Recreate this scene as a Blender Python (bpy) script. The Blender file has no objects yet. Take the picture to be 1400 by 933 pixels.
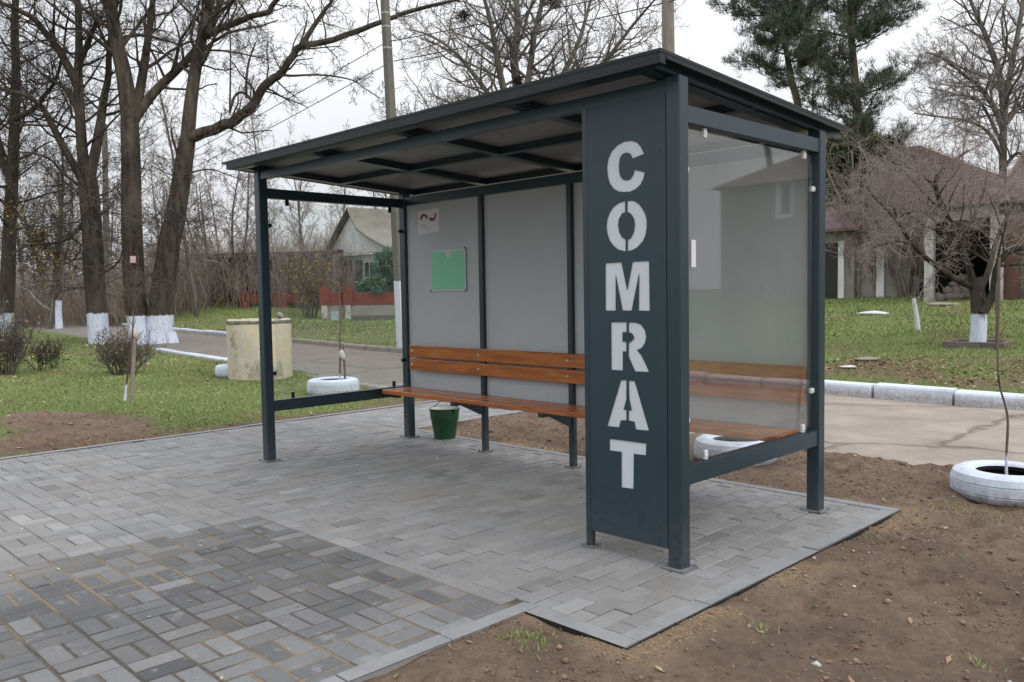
import bpy, math, random
import numpy as np
from mathutils import Vector, Matrix
R_ = math.radians
SC = bpy.context.scene
COL = SC.collection
rng = np.random.default_rng(7)
random.seed(11)

# ------------------------------------------------------------------ camera
CP = np.array([2.306, -3.4263, 1.3834])
CR = np.array([0.7041463377, 0.7098648839, -0.0164250343])
CU = np.array([-0.0300317792, 0.0528852718, 0.9981489069])
CF = np.array([-0.7094195002, 0.7023496243, -0.0585574759])
FPX = 1149.7
cam = bpy.data.cameras.new('camera'); camo = bpy.data.objects.new('camera', cam); COL.objects.link(camo)
m = Matrix.Identity(4)
for i in range(3):
    m[i][0], m[i][1], m[i][2], m[i][3] = CR[i], CU[i], -CF[i], CP[i]
camo.matrix_world = m
cam.sensor_width = 36; cam.lens = FPX/1400*36; cam.clip_end = 2000; cam.clip_start = 0.05
SC.camera = camo

def ray(x, y): return CF + CR*(x-700)/FPX - CU*(y-466.5)/FPX
def at(x, y, dep): return CP + ray(x, y)*dep            # survey of the photograph: a pixel seen at a depth
def onaxis(x, y, ax, val):
    d = ray(x, y); return CP + d*((val-CP[ax])/d[ax])
def onY(x, y, Y):
    p = onaxis(x, y, 1, Y); return p[0], p[2]

# ------------------------------------------------------------------ terrain
def sst(t): t = np.clip(t, 0, 1); return t*t*(3-2*t)
def y_far(x): return 7.32 + 0.13*np.maximum(0, -2-x)
def y_near(x): return 3.42 + 0.13*np.maximum(0, -2.5-x)
def base_h(x, y):
    x = np.asarray(x, float); y = np.asarray(y, float)
    t = y-y_far(x)-.12
    a = .22+.78*sst((x+26)/14)
    rise = .95*sst((-x-33)/9)*sst((t-.5)/6)
    up = .06+rise+np.minimum(np.maximum(t, 0), 15)*.068*a
    near = np.where(x < -6.05, -.012, -.010)
    h = np.where(t > 0, up, np.where(y > y_near(x), -.12, near))
    return h
def bh(x, y): return float(base_h(x, y))
def hit(px, py):
    d = ray(px, py); t = 2.0
    while t < 200:
        p = CP+d*t
        if p[2] < bh(p[0], p[1]): return p
        t += .02
    return CP+d*60
def lat(ix, iy, s):
    n = (ix*374761393 + iy*668265263 + s*974634777) & 0xffffffff
    n = ((n ^ (n >> 13))*1274126177) & 0xffffffff
    return ((n ^ (n >> 16)) & 0xffff)/65535.0
def vnoise(x, y, s=0):
    xi = np.floor(x).astype(np.int64); yi = np.floor(y).astype(np.int64)
    fx = x-xi; fy = y-yi; fx = fx*fx*(3-2*fx); fy = fy*fy*(3-2*fy)
    a = lat(xi, yi, s); b = lat(xi+1, yi, s); c = lat(xi, yi+1, s); d = lat(xi+1, yi+1, s)
    return (a*(1-fx)+b*fx)*(1-fy)+(c*(1-fx)+d*fx)*fy
def fbm(x, y, s=0, o=4):
    r = 0; amp = .5
    for k in range(o):
        r = r+amp*vnoise(x*2**k, y*2**k, s+k*17); amp *= .5
    return r/(1-.5**o)

# ------------------------------------------------------------------ objects
def setp(o, label=None, cat=None, group=None, kind=None):
    if label: o['label'] = label
    if cat: o['category'] = cat
    if group: o['group'] = group
    if kind: o['kind'] = kind
    return o
def thing(name, label, cat, loc=(0, 0, 0), group=None, rz=0):
    o = bpy.data.objects.new(name, None); COL.objects.link(o)
    o.location = [float(v) for v in loc]; o.rotation_euler = (0, 0, rz); o.empty_display_size = .1
    return setp(o, label, cat, group)
def root_loc(o):
    while o.parent: o = o.parent
    return np.array(o.location)
def add_mesh(name, V, F, mats, parent=None, smooth=False, mi=None, col=None, loc=None, flat=None):
    """V array of world points (or local ones when parent is given local=...); F list of tuples or an int array"""
    V = np.asarray(V, float).reshape(-1, 3)
    off = root_loc(parent) if parent is not None else (np.array(loc, float) if loc is not None else np.zeros(3))
    V = V-off
    me = bpy.data.meshes.new(name)
    if isinstance(F, np.ndarray):
        k = F.shape[1]; n = len(F)
        me.vertices.add(len(V)); me.vertices.foreach_set('co', V.ravel())
        me.loops.add(n*k); me.loops.foreach_set('vertex_index', F.ravel().astype(np.int32))
        me.polygons.add(n); me.polygons.foreach_set('loop_start', np.arange(0, n*k, k, dtype=np.int32))
        me.update(calc_edges=True)
    else:
        me.from_pydata([tuple(v) for v in V], [], [tuple(int(i) for i in f) for f in F]); me.update()
    for mm in (mats if isinstance(mats, (list, tuple)) else [mats]): me.materials.append(mm)
    if mi is not None: me.polygons.foreach_set('material_index', np.asarray(mi, np.int32))
    if smooth: me.polygons.foreach_set('use_smooth', np.ones(len(me.polygons), bool))
    if col is not None:
        for nm, arr in col.items():
            arr = np.asarray(arr, float)
            if arr.ndim == 1: arr = np.repeat(arr[:, None], 3, 1)
            a = me.attributes.new(nm, 'FLOAT_COLOR', 'POINT')
            a.data.foreach_set('color', np.concatenate([arr, np.ones((len(arr), 1))], 1).ravel())
    o = bpy.data.objects.new(name, me); COL.objects.link(o)
    if parent is not None:
        o.parent = parent
    else: o.location = off
    return o
class MB:
    def __init__(s): s.V = []; s.F = []; s.M = []
    def add(s, vs, fs, mi=0):
        b = len(s.V); s.V += [tuple(map(float, v)) for v in vs]
        for f in fs: s.F.append(tuple(b+i for i in f)); s.M.append(mi)
        return s
    def box(s, x0, x1, y0, y1, z0, z1, mi=0, M=None, bev=0):
        vs = [(x0,y0,z0),(x1,y0,z0),(x1,y1,z0),(x0,y1,z0),(x0,y0,z1),(x1,y0,z1),(x1,y1,z1),(x0,y1,z1)]
        if bev:
            vs = []
            for z, i in ((z0, bev), (z0+bev, 0), (z1-bev, 0), (z1, bev)):
                a, b, c, d = x0+i, x1-i, y0+i, y1-i
                e = bev*.0 if i else bev
                vs += [(a+e,c,z),(b-e,c,z),(b,c+e,z),(b,d-e,z),(b-e,d,z),(a+e,d,z),(a,d-e,z),(a,c+e,z)] if not i else \
                      [(a,c,z),(b,c,z),(b,c,z),(b,d,z),(b,d,z),(a,d,z),(a,d,z),(a,c,z)]
            fs = [tuple(range(7, -1, -1)), tuple(range(24, 32))]
            for k in range(3):
                for j in range(8): fs.append((k*8+j, k*8+(j+1) % 8, k*8+8+(j+1) % 8, k*8+8+j))
        else:
            fs = [(3,2,1,0),(4,5,6,7),(0,1,5,4),(1,2,6,5),(2,3,7,6),(3,0,4,7)]
        if M is not None: vs = [tuple(M @ Vector(v)) for v in vs]
        return s.add(vs, fs, mi)
    def bar(s, a, b, w, h, mi=0, up=(0, 0, 1)):
        a = Vector(a); b = Vector(b); t = (b-a).normalized(); up = Vector(up)
        r = t.cross(up).normalized(); u = r.cross(t).normalized()
        vs = [p+r*i*w/2+u*j*h/2 for p in (a, b) for i, j in ((-1,-1),(1,-1),(1,1),(-1,1))]
        return s.add(vs, [(3,2,1,0),(4,5,6,7),(0,1,5,4),(1,2,6,5),(2,3,7,6),(3,0,4,7)], mi)
    def tube(s, pts, rad, n=8, mi=0, caps=True):
        pts = [Vector(p) for p in pts]; N = len(pts)
        rad = rad if hasattr(rad, '__len__') else [rad]*N
        vs = []; 
        for i, p in enumerate(pts):
            t = (pts[min(i+1, N-1)]-pts[max(i-1, 0)]).normalized()
            ref = Vector((1, 0, 0)) if abs(t.z) > .7 else Vector((0, 0, 1))
            u = t.cross(ref).normalized(); v = t.cross(u)
            for k in range(n):
                a = 2*math.pi*k/n; vs.append(p+(u*math.cos(a)+v*math.sin(a))*rad[i])
        fs = [(i*n+k, i*n+(k+1) % n, i*n+n+(k+1) % n, i*n+n+k) for i in range(N-1) for k in range(n)]
        if caps: fs += [tuple(range(n-1, -1, -1)), tuple(range((N-1)*n, N*n))]
        return s.add(vs, fs, mi)
    def lathe(s, prof, c=(0, 0, 0), n=32, mi=0, closed=False):
        vs = []; N = len(prof)
        for r, z in prof:
            for k in range(n):
                a = 2*math.pi*k/n; vs.append((c[0]+r*math.cos(a), c[1]+r*math.sin(a), c[2]+z))
        fs = []
        for i in range(N if closed else N-1):
            j = (i+1) % N
            for k in range(n): fs.append((i*n+k, i*n+(k+1) % n, j*n+(k+1) % n, j*n+k))
        return s.add(vs, fs, mi)
    def prism_xz(s, poly, y0, y1, mi=0):
        n = len(poly)
        vs = [(x, y0, z) for x, z in poly]+[(x, y1, z) for x, z in poly]
        fs = [tuple(range(n)), tuple(range(2*n-1, n-1, -1))]+[(i, (i+1) % n, n+(i+1) % n, n+i) for i in range(n)]
        return s.add(vs, fs, mi)
    def build(s, name, mats, parent=None, smooth=False, loc=None):
        o = add_mesh(name, s.V, s.F, mats, parent, False, s.M if max(s.M) else None, loc=loc)
        if smooth:
            o.data.polygons.foreach_set('use_smooth', np.ones(len(o.data.polygons), bool))
            try: o.data.set_sharp_from_angle(angle=R_(35))
            except Exception: pass
        return o
def fix(o):
    import bmesh
    b = bmesh.new(); b.from_mesh(o.data); bmesh.ops.remove_doubles(b, verts=b.verts, dist=1e-5)
    bmesh.ops.recalc_face_normals(b, faces=b.faces); b.to_mesh(o.data); b.free(); return o
def copy_tree(o, parent=None):
    c = o.copy(); COL.objects.link(c)
    if parent is not None: c.parent = parent
    for ch in list(o.children): copy_tree(ch, c)
    return c

# ------------------------------------------------------------------ materials
def mat(name, col=(.5,.5,.5), rough=.6, spec=.4, metal=0., noise=(), bump=(), attr=None, coord='Object', stretch=None):
    """noise: list of (scale, colour, low, high, amount) mixed over the base; bump: (scale, strength, distance)"""
    M = bpy.data.materials.new(name); M.use_nodes = True
    nt = M.node_tree; N = nt.nodes; Lk = nt.links
    b = N['Principled BSDF']
    b.inputs['Roughness'].default_value = rough; b.inputs['Specular IOR Level'].default_value = spec
    b.inputs['Metallic'].default_value = metal
    tc = N.new('ShaderNodeTexCoord'); src = tc.outputs[coord]
    if stretch:
        mp = N.new('ShaderNodeMapping'); mp.inputs['Scale'].default_value = stretch
        Lk.new(src, mp.inputs['Vector']); src = mp.outputs['Vector']
    if attr:
        a = N.new('ShaderNodeAttribute'); a.attribute_name = attr; cur = a.outputs['Color']
    else:
        r = N.new('ShaderNodeRGB'); r.outputs[0].default_value = (*col, 1); cur = r.outputs[0]
    for (sc, c2, lo, hi, am) in noise:
        n = N.new('ShaderNodeTexNoise'); n.inputs['Scale'].default_value = sc; n.inputs['Detail'].default_value = 6
        n.inputs['Roughness'].default_value = .65
        Lk.new(src, n.inputs['Vector'])
        mr = N.new('ShaderNodeMapRange'); mr.inputs['From Min'].default_value = lo; mr.inputs['From Max'].default_value = hi
        mr.inputs['To Max'].default_value = am
        Lk.new(n.outputs['Fac'], mr.inputs['Value'])
        mx = N.new('ShaderNodeMix'); mx.data_type = 'RGBA'
        if isinstance(c2, str): mx.blend_type = 'MULTIPLY'; mx.inputs[7].default_value = (*[float(c2)]*3, 1)
        else: mx.inputs[7].default_value = (*c2, 1)
        Lk.new(mr.outputs[0], mx.inputs[0]); Lk.new(cur, mx.inputs[6]); cur = mx.outputs[2]
    Lk.new(cur, b.inputs['Base Color'])
    if bump:
        n = N.new('ShaderNodeTexNoise'); n.inputs['Scale'].default_value = bump[0]; n.inputs['Detail'].default_value = 8
        Lk.new(src, n.inputs['Vector'])
        bp = N.new('ShaderNodeBump'); bp.inputs['Strength'].default_value = bump[1]; bp.inputs['Distance'].default_value = bump[2]
        Lk.new(n.outputs['Fac'], bp.inputs['Height']); Lk.new(bp.outputs[0], b.inputs['Normal'])
    M['last'] = 0
    return M
def nodes_of(M): return M.node_tree.nodes, M.node_tree.links, M.node_tree.nodes['Principled BSDF']

STEEL = mat('anthracite_paint', (.0145,.032,.044), .32, .5, noise=[(3,(.020,.040,.052),.45,.8,.5),(60,(.02,.03,.038),.5,.75,.4)], bump=(180,.04,.001))
STEEL2 = mat('anthracite_sheet', (.0155,.036,.050), .42, .45, noise=[(2.5,(.026,.040,.050),.4,.75,.6)], bump=(6,.05,.004))
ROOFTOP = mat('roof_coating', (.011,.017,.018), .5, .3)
SOFFIT = mat('soffit_sheet', (.225,.22,.21), .45, noise=[(4,(.15,.147,.14),.4,.8,.6)])
GREYP = mat('grey_cladding', (.42,.44,.46), .5, .4, noise=[(1.3,(.36,.375,.39),.4,.7,.6),(14,(.24,.25,.25),.58,.8,.35)])
LETW = mat('letter_backing', (.56,.60,.64), .5, noise=[(5,(.48,.52,.56),.45,.75,.5)])
CHROME = mat('steel_bolt', (.6,.6,.6), .3, .5, 1.)
WOOD = mat('stained_wood', (.40,.125,.030), .27, .5, noise=[(1.5,(.22,.060,.017),.44,.60,.8),(4,(.50,.20,.07),.52,.68,.6),(13,(.20,.055,.016),.56,.68,.55)], bump=(9,.15,.003), stretch=(1.2,14,14))
PLASTIC = mat('clamp_plastic', (.62,.64,.64), .35, .5)
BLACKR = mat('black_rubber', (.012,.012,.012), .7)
PAPER = mat('sticker_paper', (.62,.60,.62), .5)
STRED = mat('sticker_red', (.22,.02,.025), .5)
STDARK = mat('sticker_dark', (.05,.03,.04), .5)
STGREY = mat('sticker_grey_lines', (.33,.32,.35), .5)
GREENP = mat('green_card', (.19,.50,.34), .35, .5)
CLEAR = mat('clear_edge', (.40,.52,.46), .2, .5)
PAVER = mat('paver_concrete', rough=.72, spec=.35, attr='tint', noise=[(9,(.25,.25,.26),.58,.66,.55),(3,'0.75',.45,.75,.6),(38,'0.72',.5,.7,.6),(140,'1.3',.5,.7,.5),(1.1,(.20,.18,.155),.48,.70,.5),(.7,'0.82',.42,.62,.6)], bump=(45,.6,.007))
JOINT = mat('joint_sand', rough=.95, spec=.1, attr='tint', noise=[(60,'0.6',.4,.7,.7)], bump=(90,.6,.01))
EDGE = mat('edging_concrete', (.235,.235,.24), .75, .3, noise=[(4,(.15,.15,.15),.45,.7,.6),(45,(.30,.30,.30),.55,.75,.5),(9,(.36,.37,.38),.6,.75,.6)], bump=(50,.4,.006))
def glass():
    M = bpy.data.materials.new('dusty_glass'); M.use_nodes = True
    nt = M.node_tree; N = nt.nodes; L = nt.links; N.clear()
    out = N.new('ShaderNodeOutputMaterial'); tr = N.new('ShaderNodeBsdfTransparent'); tr.inputs[0].default_value = (.965,.985,.975,1)
    gl = N.new('ShaderNodeBsdfGlossy'); gl.inputs['Roughness'].default_value = .028; gl.inputs[0].default_value = (1,1,1,1)
    df = N.new('ShaderNodeBsdfDiffuse'); df.inputs[0].default_value = (.42,.43,.42,1)
    ge = N.new('ShaderNodeNewGeometry'); dt = N.new('ShaderNodeVectorMath'); dt.operation = 'DOT_PRODUCT'
    L.new(ge.outputs['Incoming'], dt.inputs[0]); L.new(ge.outputs['Normal'], dt.inputs[1])
    ab = N.new('ShaderNodeMath'); ab.operation = 'ABSOLUTE'; L.new(dt.outputs['Value'], ab.inputs[0])
    iv = N.new('ShaderNodeMath'); iv.operation = 'SUBTRACT'; iv.inputs[0].default_value = 1; L.new(ab.outputs[0], iv.inputs[1])
    pw = N.new('ShaderNodeMath'); pw.operation = 'POWER'; pw.inputs[1].default_value = 4.2; L.new(iv.outputs[0], pw.inputs[0])
    ad = N.new('ShaderNodeMath'); ad.operation = 'MULTIPLY_ADD'; ad.inputs[1].default_value = .70; ad.inputs[2].default_value = .050
    L.new(pw.outputs[0], ad.inputs[0])
    tc = N.new('ShaderNodeTexCoord'); n = N.new('ShaderNodeTexNoise'); n.inputs['Scale'].default_value = 2.2; n.inputs['Detail'].default_value = 7
    mp = N.new('ShaderNodeMapping'); mp.inputs['Scale'].default_value = (1,1.2,.5)
    L.new(tc.outputs['Object'], mp.inputs[0]); L.new(mp.outputs[0], n.inputs['Vector'])
    mr = N.new('ShaderNodeMapRange'); mr.inputs[1].default_value = .3; mr.inputs[2].default_value = .75; mr.inputs[3].default_value = .008; mr.inputs[4].default_value = .055
    L.new(n.outputs['Fac'], mr.inputs[0])
    m1 = N.new('ShaderNodeMixShader'); m2 = N.new('ShaderNodeMixShader')
    L.new(mr.outputs[0], m1.inputs[0]); L.new(tr.outputs[0], m1.inputs[1]); L.new(df.outputs[0], m1.inputs[2])
    L.new(ad.outputs[0], m2.inputs[0]); L.new(m1.outputs[0], m2.inputs[1]); L.new(gl.outputs[0], m2.inputs[2])
    L.new(m2.outputs[0], out.inputs[0]); return M
GLASS = glass()
def dusty(M, h=.45, c=(.17,.14,.115), am=.22):
    N, L, b = nodes_of(M); tc = N.new('ShaderNodeTexCoord'); sp = N.new('ShaderNodeSeparateXYZ'); L.new(tc.outputs['Object'], sp.inputs[0])
    n = N.new('ShaderNodeTexNoise'); n.inputs['Scale'].default_value = 26; n.inputs['Detail'].default_value = 8; n.inputs['Roughness'].default_value = .75; L.new(tc.outputs['Object'], n.inputs['Vector'])
    mr = N.new('ShaderNodeMapRange'); mr.inputs[1].default_value = 0; mr.inputs[2].default_value = h; mr.inputs[3].default_value = .34; mr.inputs[4].default_value = -.06; L.new(sp.outputs['Z'], mr.inputs[0])
    ad = N.new('ShaderNodeMath'); ad.operation = 'ADD'; L.new(n.outputs['Fac'], ad.inputs[0]); L.new(mr.outputs[0], ad.inputs[1])
    m2 = N.new('ShaderNodeMapRange'); m2.inputs[1].default_value = .58; m2.inputs[2].default_value = .95; m2.inputs[4].default_value = am; L.new(ad.outputs[0], m2.inputs[0])
    mx = N.new('ShaderNodeMix'); mx.data_type = 'RGBA'; mx.inputs[7].default_value = (*c, 1); o_ = b.inputs['Base Color'].links[0].from_socket
    L.new(m2.outputs[0], mx.inputs[0]); L.new(o_, mx.inputs[6]); L.new(mx.outputs[2], b.inputs['Base Color'])
    r = N.new('ShaderNodeMapRange'); r.inputs[3].default_value = b.inputs['Roughness'].default_value; r.inputs[4].default_value = .9; L.new(m2.outputs[0], r.inputs[0]); L.new(r.outputs[0], b.inputs['Roughness'])
dusty(STEEL); dusty(STEEL2, .45, (.13,.115,.105), .22)
def bark(name, c1, c2, wash=0):
    M = mat(name, c1, .9, .2, noise=[(7,c2,.44,.56,.95),(2.2,(c1[0]*1.9,c1[1]*1.85,c1[2]*1.7),.48,.7,.7),(16,(c1[0]*1.5,c1[1]*1.45,c1[2]*1.3),.55,.65,.6)], bump=(8,1.,.12), stretch=(1,1,.2))
    if wash:
        N, L, b = nodes_of(M)
        tc = N.new('ShaderNodeTexCoord'); sp = N.new('ShaderNodeSeparateXYZ'); L.new(tc.outputs['Object'], sp.inputs[0])
        n = N.new('ShaderNodeTexNoise'); n.inputs['Scale'].default_value = 6; n.inputs['Detail'].default_value = 6; L.new(tc.outputs['Object'], n.inputs['Vector'])
        ma = N.new('ShaderNodeMath'); ma.operation = 'MULTIPLY_ADD'; ma.inputs[1].default_value = .16; L.new(n.outputs['Fac'], ma.inputs[0]); L.new(sp.outputs['Z'], ma.inputs[2])
        mr = N.new('ShaderNodeMapRange'); mr.inputs[1].default_value = wash+.065; mr.inputs[2].default_value = wash+.105; mr.inputs[3].default_value = 1; mr.inputs[4].default_value = 0
        L.new(ma.outputs[0], mr.inputs[0])
        n2 = N.new('ShaderNodeTexNoise'); n2.inputs['Scale'].default_value = 9; n2.inputs['Detail'].default_value = 5; L.new(tc.outputs['Object'], n2.inputs['Vector'])
        m2 = N.new('ShaderNodeMapRange'); m2.inputs[1].default_value = .24; m2.inputs[2].default_value = .40; L.new(n2.outputs['Fac'], m2.inputs[0])
        mu = N.new('ShaderNodeMath'); mu.operation = 'MULTIPLY'; L.new(mr.outputs[0], mu.inputs[0]); L.new(m2.outputs[0], mu.inputs[1])
        mx = N.new('ShaderNodeMix'); mx.data_type = 'RGBA'; mx.inputs[7].default_value = (.60,.65,.76,1)
        old = b.inputs['Base Color'].links[0].from_socket
        L.new(mu.outputs[0], mx.inputs[0]); L.new(old, mx.inputs[6]); L.new(mx.outputs[2], b.inputs['Base Color'])
    return M
BARK_W = bark('dark_bark_limewashed', (.075,.063,.052), (.036,.030,.025), 1.0)
BARK = bark('dark_bark', (.062,.052,.043), (.03,.025,.021))
TWIG = mat('twig_bark', (.12,.10,.088), .9, .2)
TWIGD = mat('dark_twig_bark', (.060,.050,.044), .9, .2)
BARK_G = bark('grey_bark', (.15,.135,.12), (.08,.072,.065))
TWIG_G = mat('grey_twig', (.25,.225,.21), .9, .2)
BARK_C = bark('cherry_bark_limewashed', (.072,.062,.052), (.035,.028,.024), .55)
TWIG_B = mat('pale_brown_twig', (.23,.19,.165), .9, .2)
TWIG_C = mat('reddish_twig', (.27,.222,.20), .8, .2)
BARK_P = bark('pine_bark', (.11,.085,.065), (.05,.04,.033))
NEEDLE = mat('pine_needles', rough=.6, spec=.3, attr='tint')
LEAFM = mat('leaves', rough=.6, spec=.3, attr='tint')
GALV = mat('grey_base_plate', (.17,.175,.18), .6, .4, noise=[(20,(.11,.115,.12),.45,.7,.7)])
STUB = bark('white_stem', (.09,.07,.06), (.05,.04,.035), .35)
# ------------------------------------------------------------------ world and light
SUN_EL, SUN_AZ = R_(38), R_(84)          # azimuth from +Y towards +X
W = bpy.data.worlds.new('World'); SC.world = W; W.use_nodes = True
N = W.node_tree.nodes; L = W.node_tree.links
bg = N['Background']; bg.inputs[1].default_value = .1
sky = N.new('ShaderNodeTexSky'); sky.sky_type = 'NISHITA'; sky.sun_disc = False
sky.sun_elevation = SUN_EL; sky.sun_rotation = SUN_AZ; sky.dust_density = 6; sky.air_density = 1.2
hs = N.new('ShaderNodeHueSaturation'); hs.inputs['Saturation'].default_value = .25; L.new(sky.outputs[0], hs.inputs['Color'])
tc = N.new('ShaderNodeTexCoord'); nz = N.new('ShaderNodeTexNoise'); nz.inputs['Scale'].default_value = 1.6; nz.inputs['Detail'].default_value = 5
mp = N.new('ShaderNodeMapping'); mp.inputs['Scale'].default_value = (1,1,3); L.new(tc.outputs['Generated'], mp.inputs[0]); L.new(mp.outputs[0], nz.inputs['Vector'])
cr = N.new('ShaderNodeValToRGB'); cr.color_ramp.elements[0].position = .3; cr.color_ramp.elements[0].color = (7.9,8.2,8.8,1)
cr.color_ramp.elements[1].position = .68; cr.color_ramp.elements[1].color = (9.6,9.75,10,1); L.new(nz.outputs['Fac'], cr.inputs[0])
mx = N.new('ShaderNodeMix'); mx.data_type = 'RGBA'; mx.inputs[0].default_value = .9
sx_ = N.new('ShaderNodeSeparateXYZ'); L.new(tc.outputs['Generated'], sx_.inputs[0])
gr = N.new('ShaderNodeMapRange'); gr.inputs[1].default_value = 0; gr.inputs[2].default_value = 1; gr.inputs[3].default_value = .60; gr.inputs[4].default_value = 1.8; L.new(sx_.outputs['Z'], gr.inputs[0])
gm = N.new('ShaderNodeVectorMath'); gm.operation = 'SCALE'; L.new(cr.outputs[0], gm.inputs[0]); L.new(gr.outputs[0], gm.inputs['Scale'])
L.new(hs.outputs[0], mx.inputs[6]); L.new(gm.outputs[0], mx.inputs[7]); L.new(mx.outputs[2], bg.inputs[0])
sl = bpy.data.lights.new('overcast_sun', 'SUN'); sl.energy = .8; sl.angle = R_(25); sl.color = (1,.96,.9)
so = bpy.data.objects.new('overcast_sun', sl); COL.objects.link(so)
sd = Vector((math.sin(SUN_AZ)*math.cos(SUN_EL), math.cos(SUN_AZ)*math.cos(SUN_EL), math.sin(SUN_EL)))
so.rotation_euler = sd.to_track_quat('Z', 'Y').to_euler()
vs_ = SC.view_settings; vs_.view_transform = 'Standard'; vs_.look = 'None'; vs_.gamma = 1; vs_.exposure = .42
SC.cycles.max_bounces = 6; SC.cycles.transparent_max_bounces = 24

# ------------------------------------------------------------------ pavement
def in_pave(x, y, e=0.):
    x = np.asarray(x); y = np.asarray(y)
    a = (x > -4.65-e) & (x < .34+e) & (y > -.89-e) & (y < 1.87+e)
    b = (x > -6.06-e) & (x < -.27+e) & (y <= -.885+e)
    c = (x > -6.06-e) & (x < -4.60+e) & (y > -.95) & (y < y_near(x)+.1)
    return a | b | c
def grid_lines(lo, hi, step, far0, far1, g=1.16):
    c = list(np.arange(lo, hi+1e-6, step)); s = step; v = hi
    while v < far1: s = min(s*g, 14); v += s; c.append(v)
    s = step; v = lo; pre = []
    while v > far0: s = min(s*g, 14); v -= s; pre.append(v)
    return np.array(pre[::-1]+c)
gx = grid_lines(-9, 4.5, .03, -260, 200); gy = grid_lines(-3.2, 8.4, .03, -60, 320)
X, Y = np.meshgrid(gx, gy, indexing='ij')
Z = base_h(X, Y)
def dirtmask(x, y):
    d1 = (x > -6.0+.25*(fbm(x*1.3, y*1.3, 5)-.5))
    e = np.hypot((x+7.55)/1.7, (y+.42)/.62)+ .9*(fbm(x*2.2, y*2.2, 9)-.5)
    e2 = np.hypot((x+6.6)/.5, (y+1.0)/.9)+ .8*(fbm(x*2.5, y*2.5, 12)-.5)
    e3 = np.clip((x+6.45)/.35, 0, 1)*(.4+fbm(x*3, y*3, 3))          # bare strip along the paving
    m = np.where(d1, 1., np.clip(np.maximum(np.maximum(1.35-e, 1.3-e2)*2.2, e3), 0, 1))
    return np.where(y < y_near(x)+.12, m, 0)
DM = dirtmask(X, Y)
rough_d = (fbm(X*2.1, Y*2.1, 1)-.5)*.06+(fbm(X*6, Y*6, 2, 3)-.5)*.095*np.clip(.3+2.5*(fbm(X*.9, Y*.9, 8)-.4), .2, 1.2)+(fbm(X*20, Y*20, 3, 2)-.5)*.036
rough_g = (fbm(X*.5, Y*.5, 4)-.5)*.10+(fbm(X*5, Y*5, 6, 2)-.5)*.03
onroad = (Y > y_near(X)) & (Y < y_far(X)+.12)
fade = np.clip((np.hypot(X, Y)-60)/40, 0, 1)
def edge_d(x, y):
    dx = np.maximum(x-.34, 0); dy = np.maximum(np.maximum(-.89-y, y-1.87), 0)
    a = np.hypot(dx, dy); b = np.hypot(np.maximum(x+.27, 0), 0)+np.where(y > -.885, 9, 0)
    return np.minimum(a, b)
ED = edge_d(X, Y)
rough_d = rough_d-.055*np.clip(1-np.abs(fbm(X*2.7, Y*2.7, 51, 3)-.5)*13, 0, 1)*np.clip(4*(fbm(X*1.1, Y*1.1, 53, 2)-.42), 0, 1)+.022*np.clip(6*(fbm(X*5.2, Y*5.2, 57, 2)-.6), 0, 1)
rough_d = rough_d*np.where(X > -4.7, np.clip((ED-.03)/.28, .22, 1), 1)
Z = Z+np.where(onroad, 0, (DM*rough_d+(1-DM)*rough_g))*(1-fade)
# beaten earth lies level with the rim of the paving in places, a trench in others
def edge_d(x, y):
    dx = np.maximum(x-.34, 0); dy = np.maximum(np.maximum(-.89-y, y-1.87), 0)
    a = np.hypot(dx, dy); b = np.hypot(np.maximum(x+.27, 0), 0)+np.where(y > -.885, 9, 0)
    return np.minimum(a, b)
ED = edge_d(X, Y)
tr = np.exp(-(ED/.09)**2)*(X > -4.6)
Z = Z-tr*(.017*np.clip(3.6*(fbm(X*3.1, Y*3.1, 31, 2)-.48), 0, 1)) + np.exp(-((ED-.12)/.10)**2)*(X > -4.6)*.035*np.clip(4*(fbm(X*2.3, Y*2.3, 37, 2)-.5), 0, 1)
Z = np.where(in_pave(X, Y, .12), np.minimum(Z, -.009), Z)
Z = np.where(in_pave(X, Y, -.05), np.minimum(Z, -.075), Z)
SAND = np.exp(-((ED-.07)/.12)**2)*np.clip(4.0*(fbm(X*2.6, Y*2.6, 37, 2)-.44), 0, 1)*(X > -4.7)
LIT = np.where(Y > y_far(X), np.exp(-((Y-y_far(X)-1.6)/1.5)**2)*np.clip(4*(fbm(X*1.3, Y*1.3, 41)-.42), 0, 1), 0)
LIT = np.maximum(LIT, np.where((Y > y_far(X)), np.clip(5*(fbm(X*.7, Y*.7, 43)-.6), 0, .6), 0))
LIT = np.maximum(LIT, np.where((X < -6.1) & (Y < y_near(X)+.2), np.clip(5*(fbm(X*1.1, Y*1.1, 47)-.6), 0, .7), 0))
FAR = np.clip((Y-y_far(X)-26)/14, 0, 1)+np.clip((-34-X)/20, 0, 1)*np.clip((Y-y_far(X)-12)/10, 0, 1)
nx, ny = X.shape
idx = np.arange(nx*ny).reshape(nx, ny)
F = np.stack([idx[:-1,:-1], idx[1:,:-1], idx[1:,1:], idx[:-1,1:]], -1).reshape(-1, 4)
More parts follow.
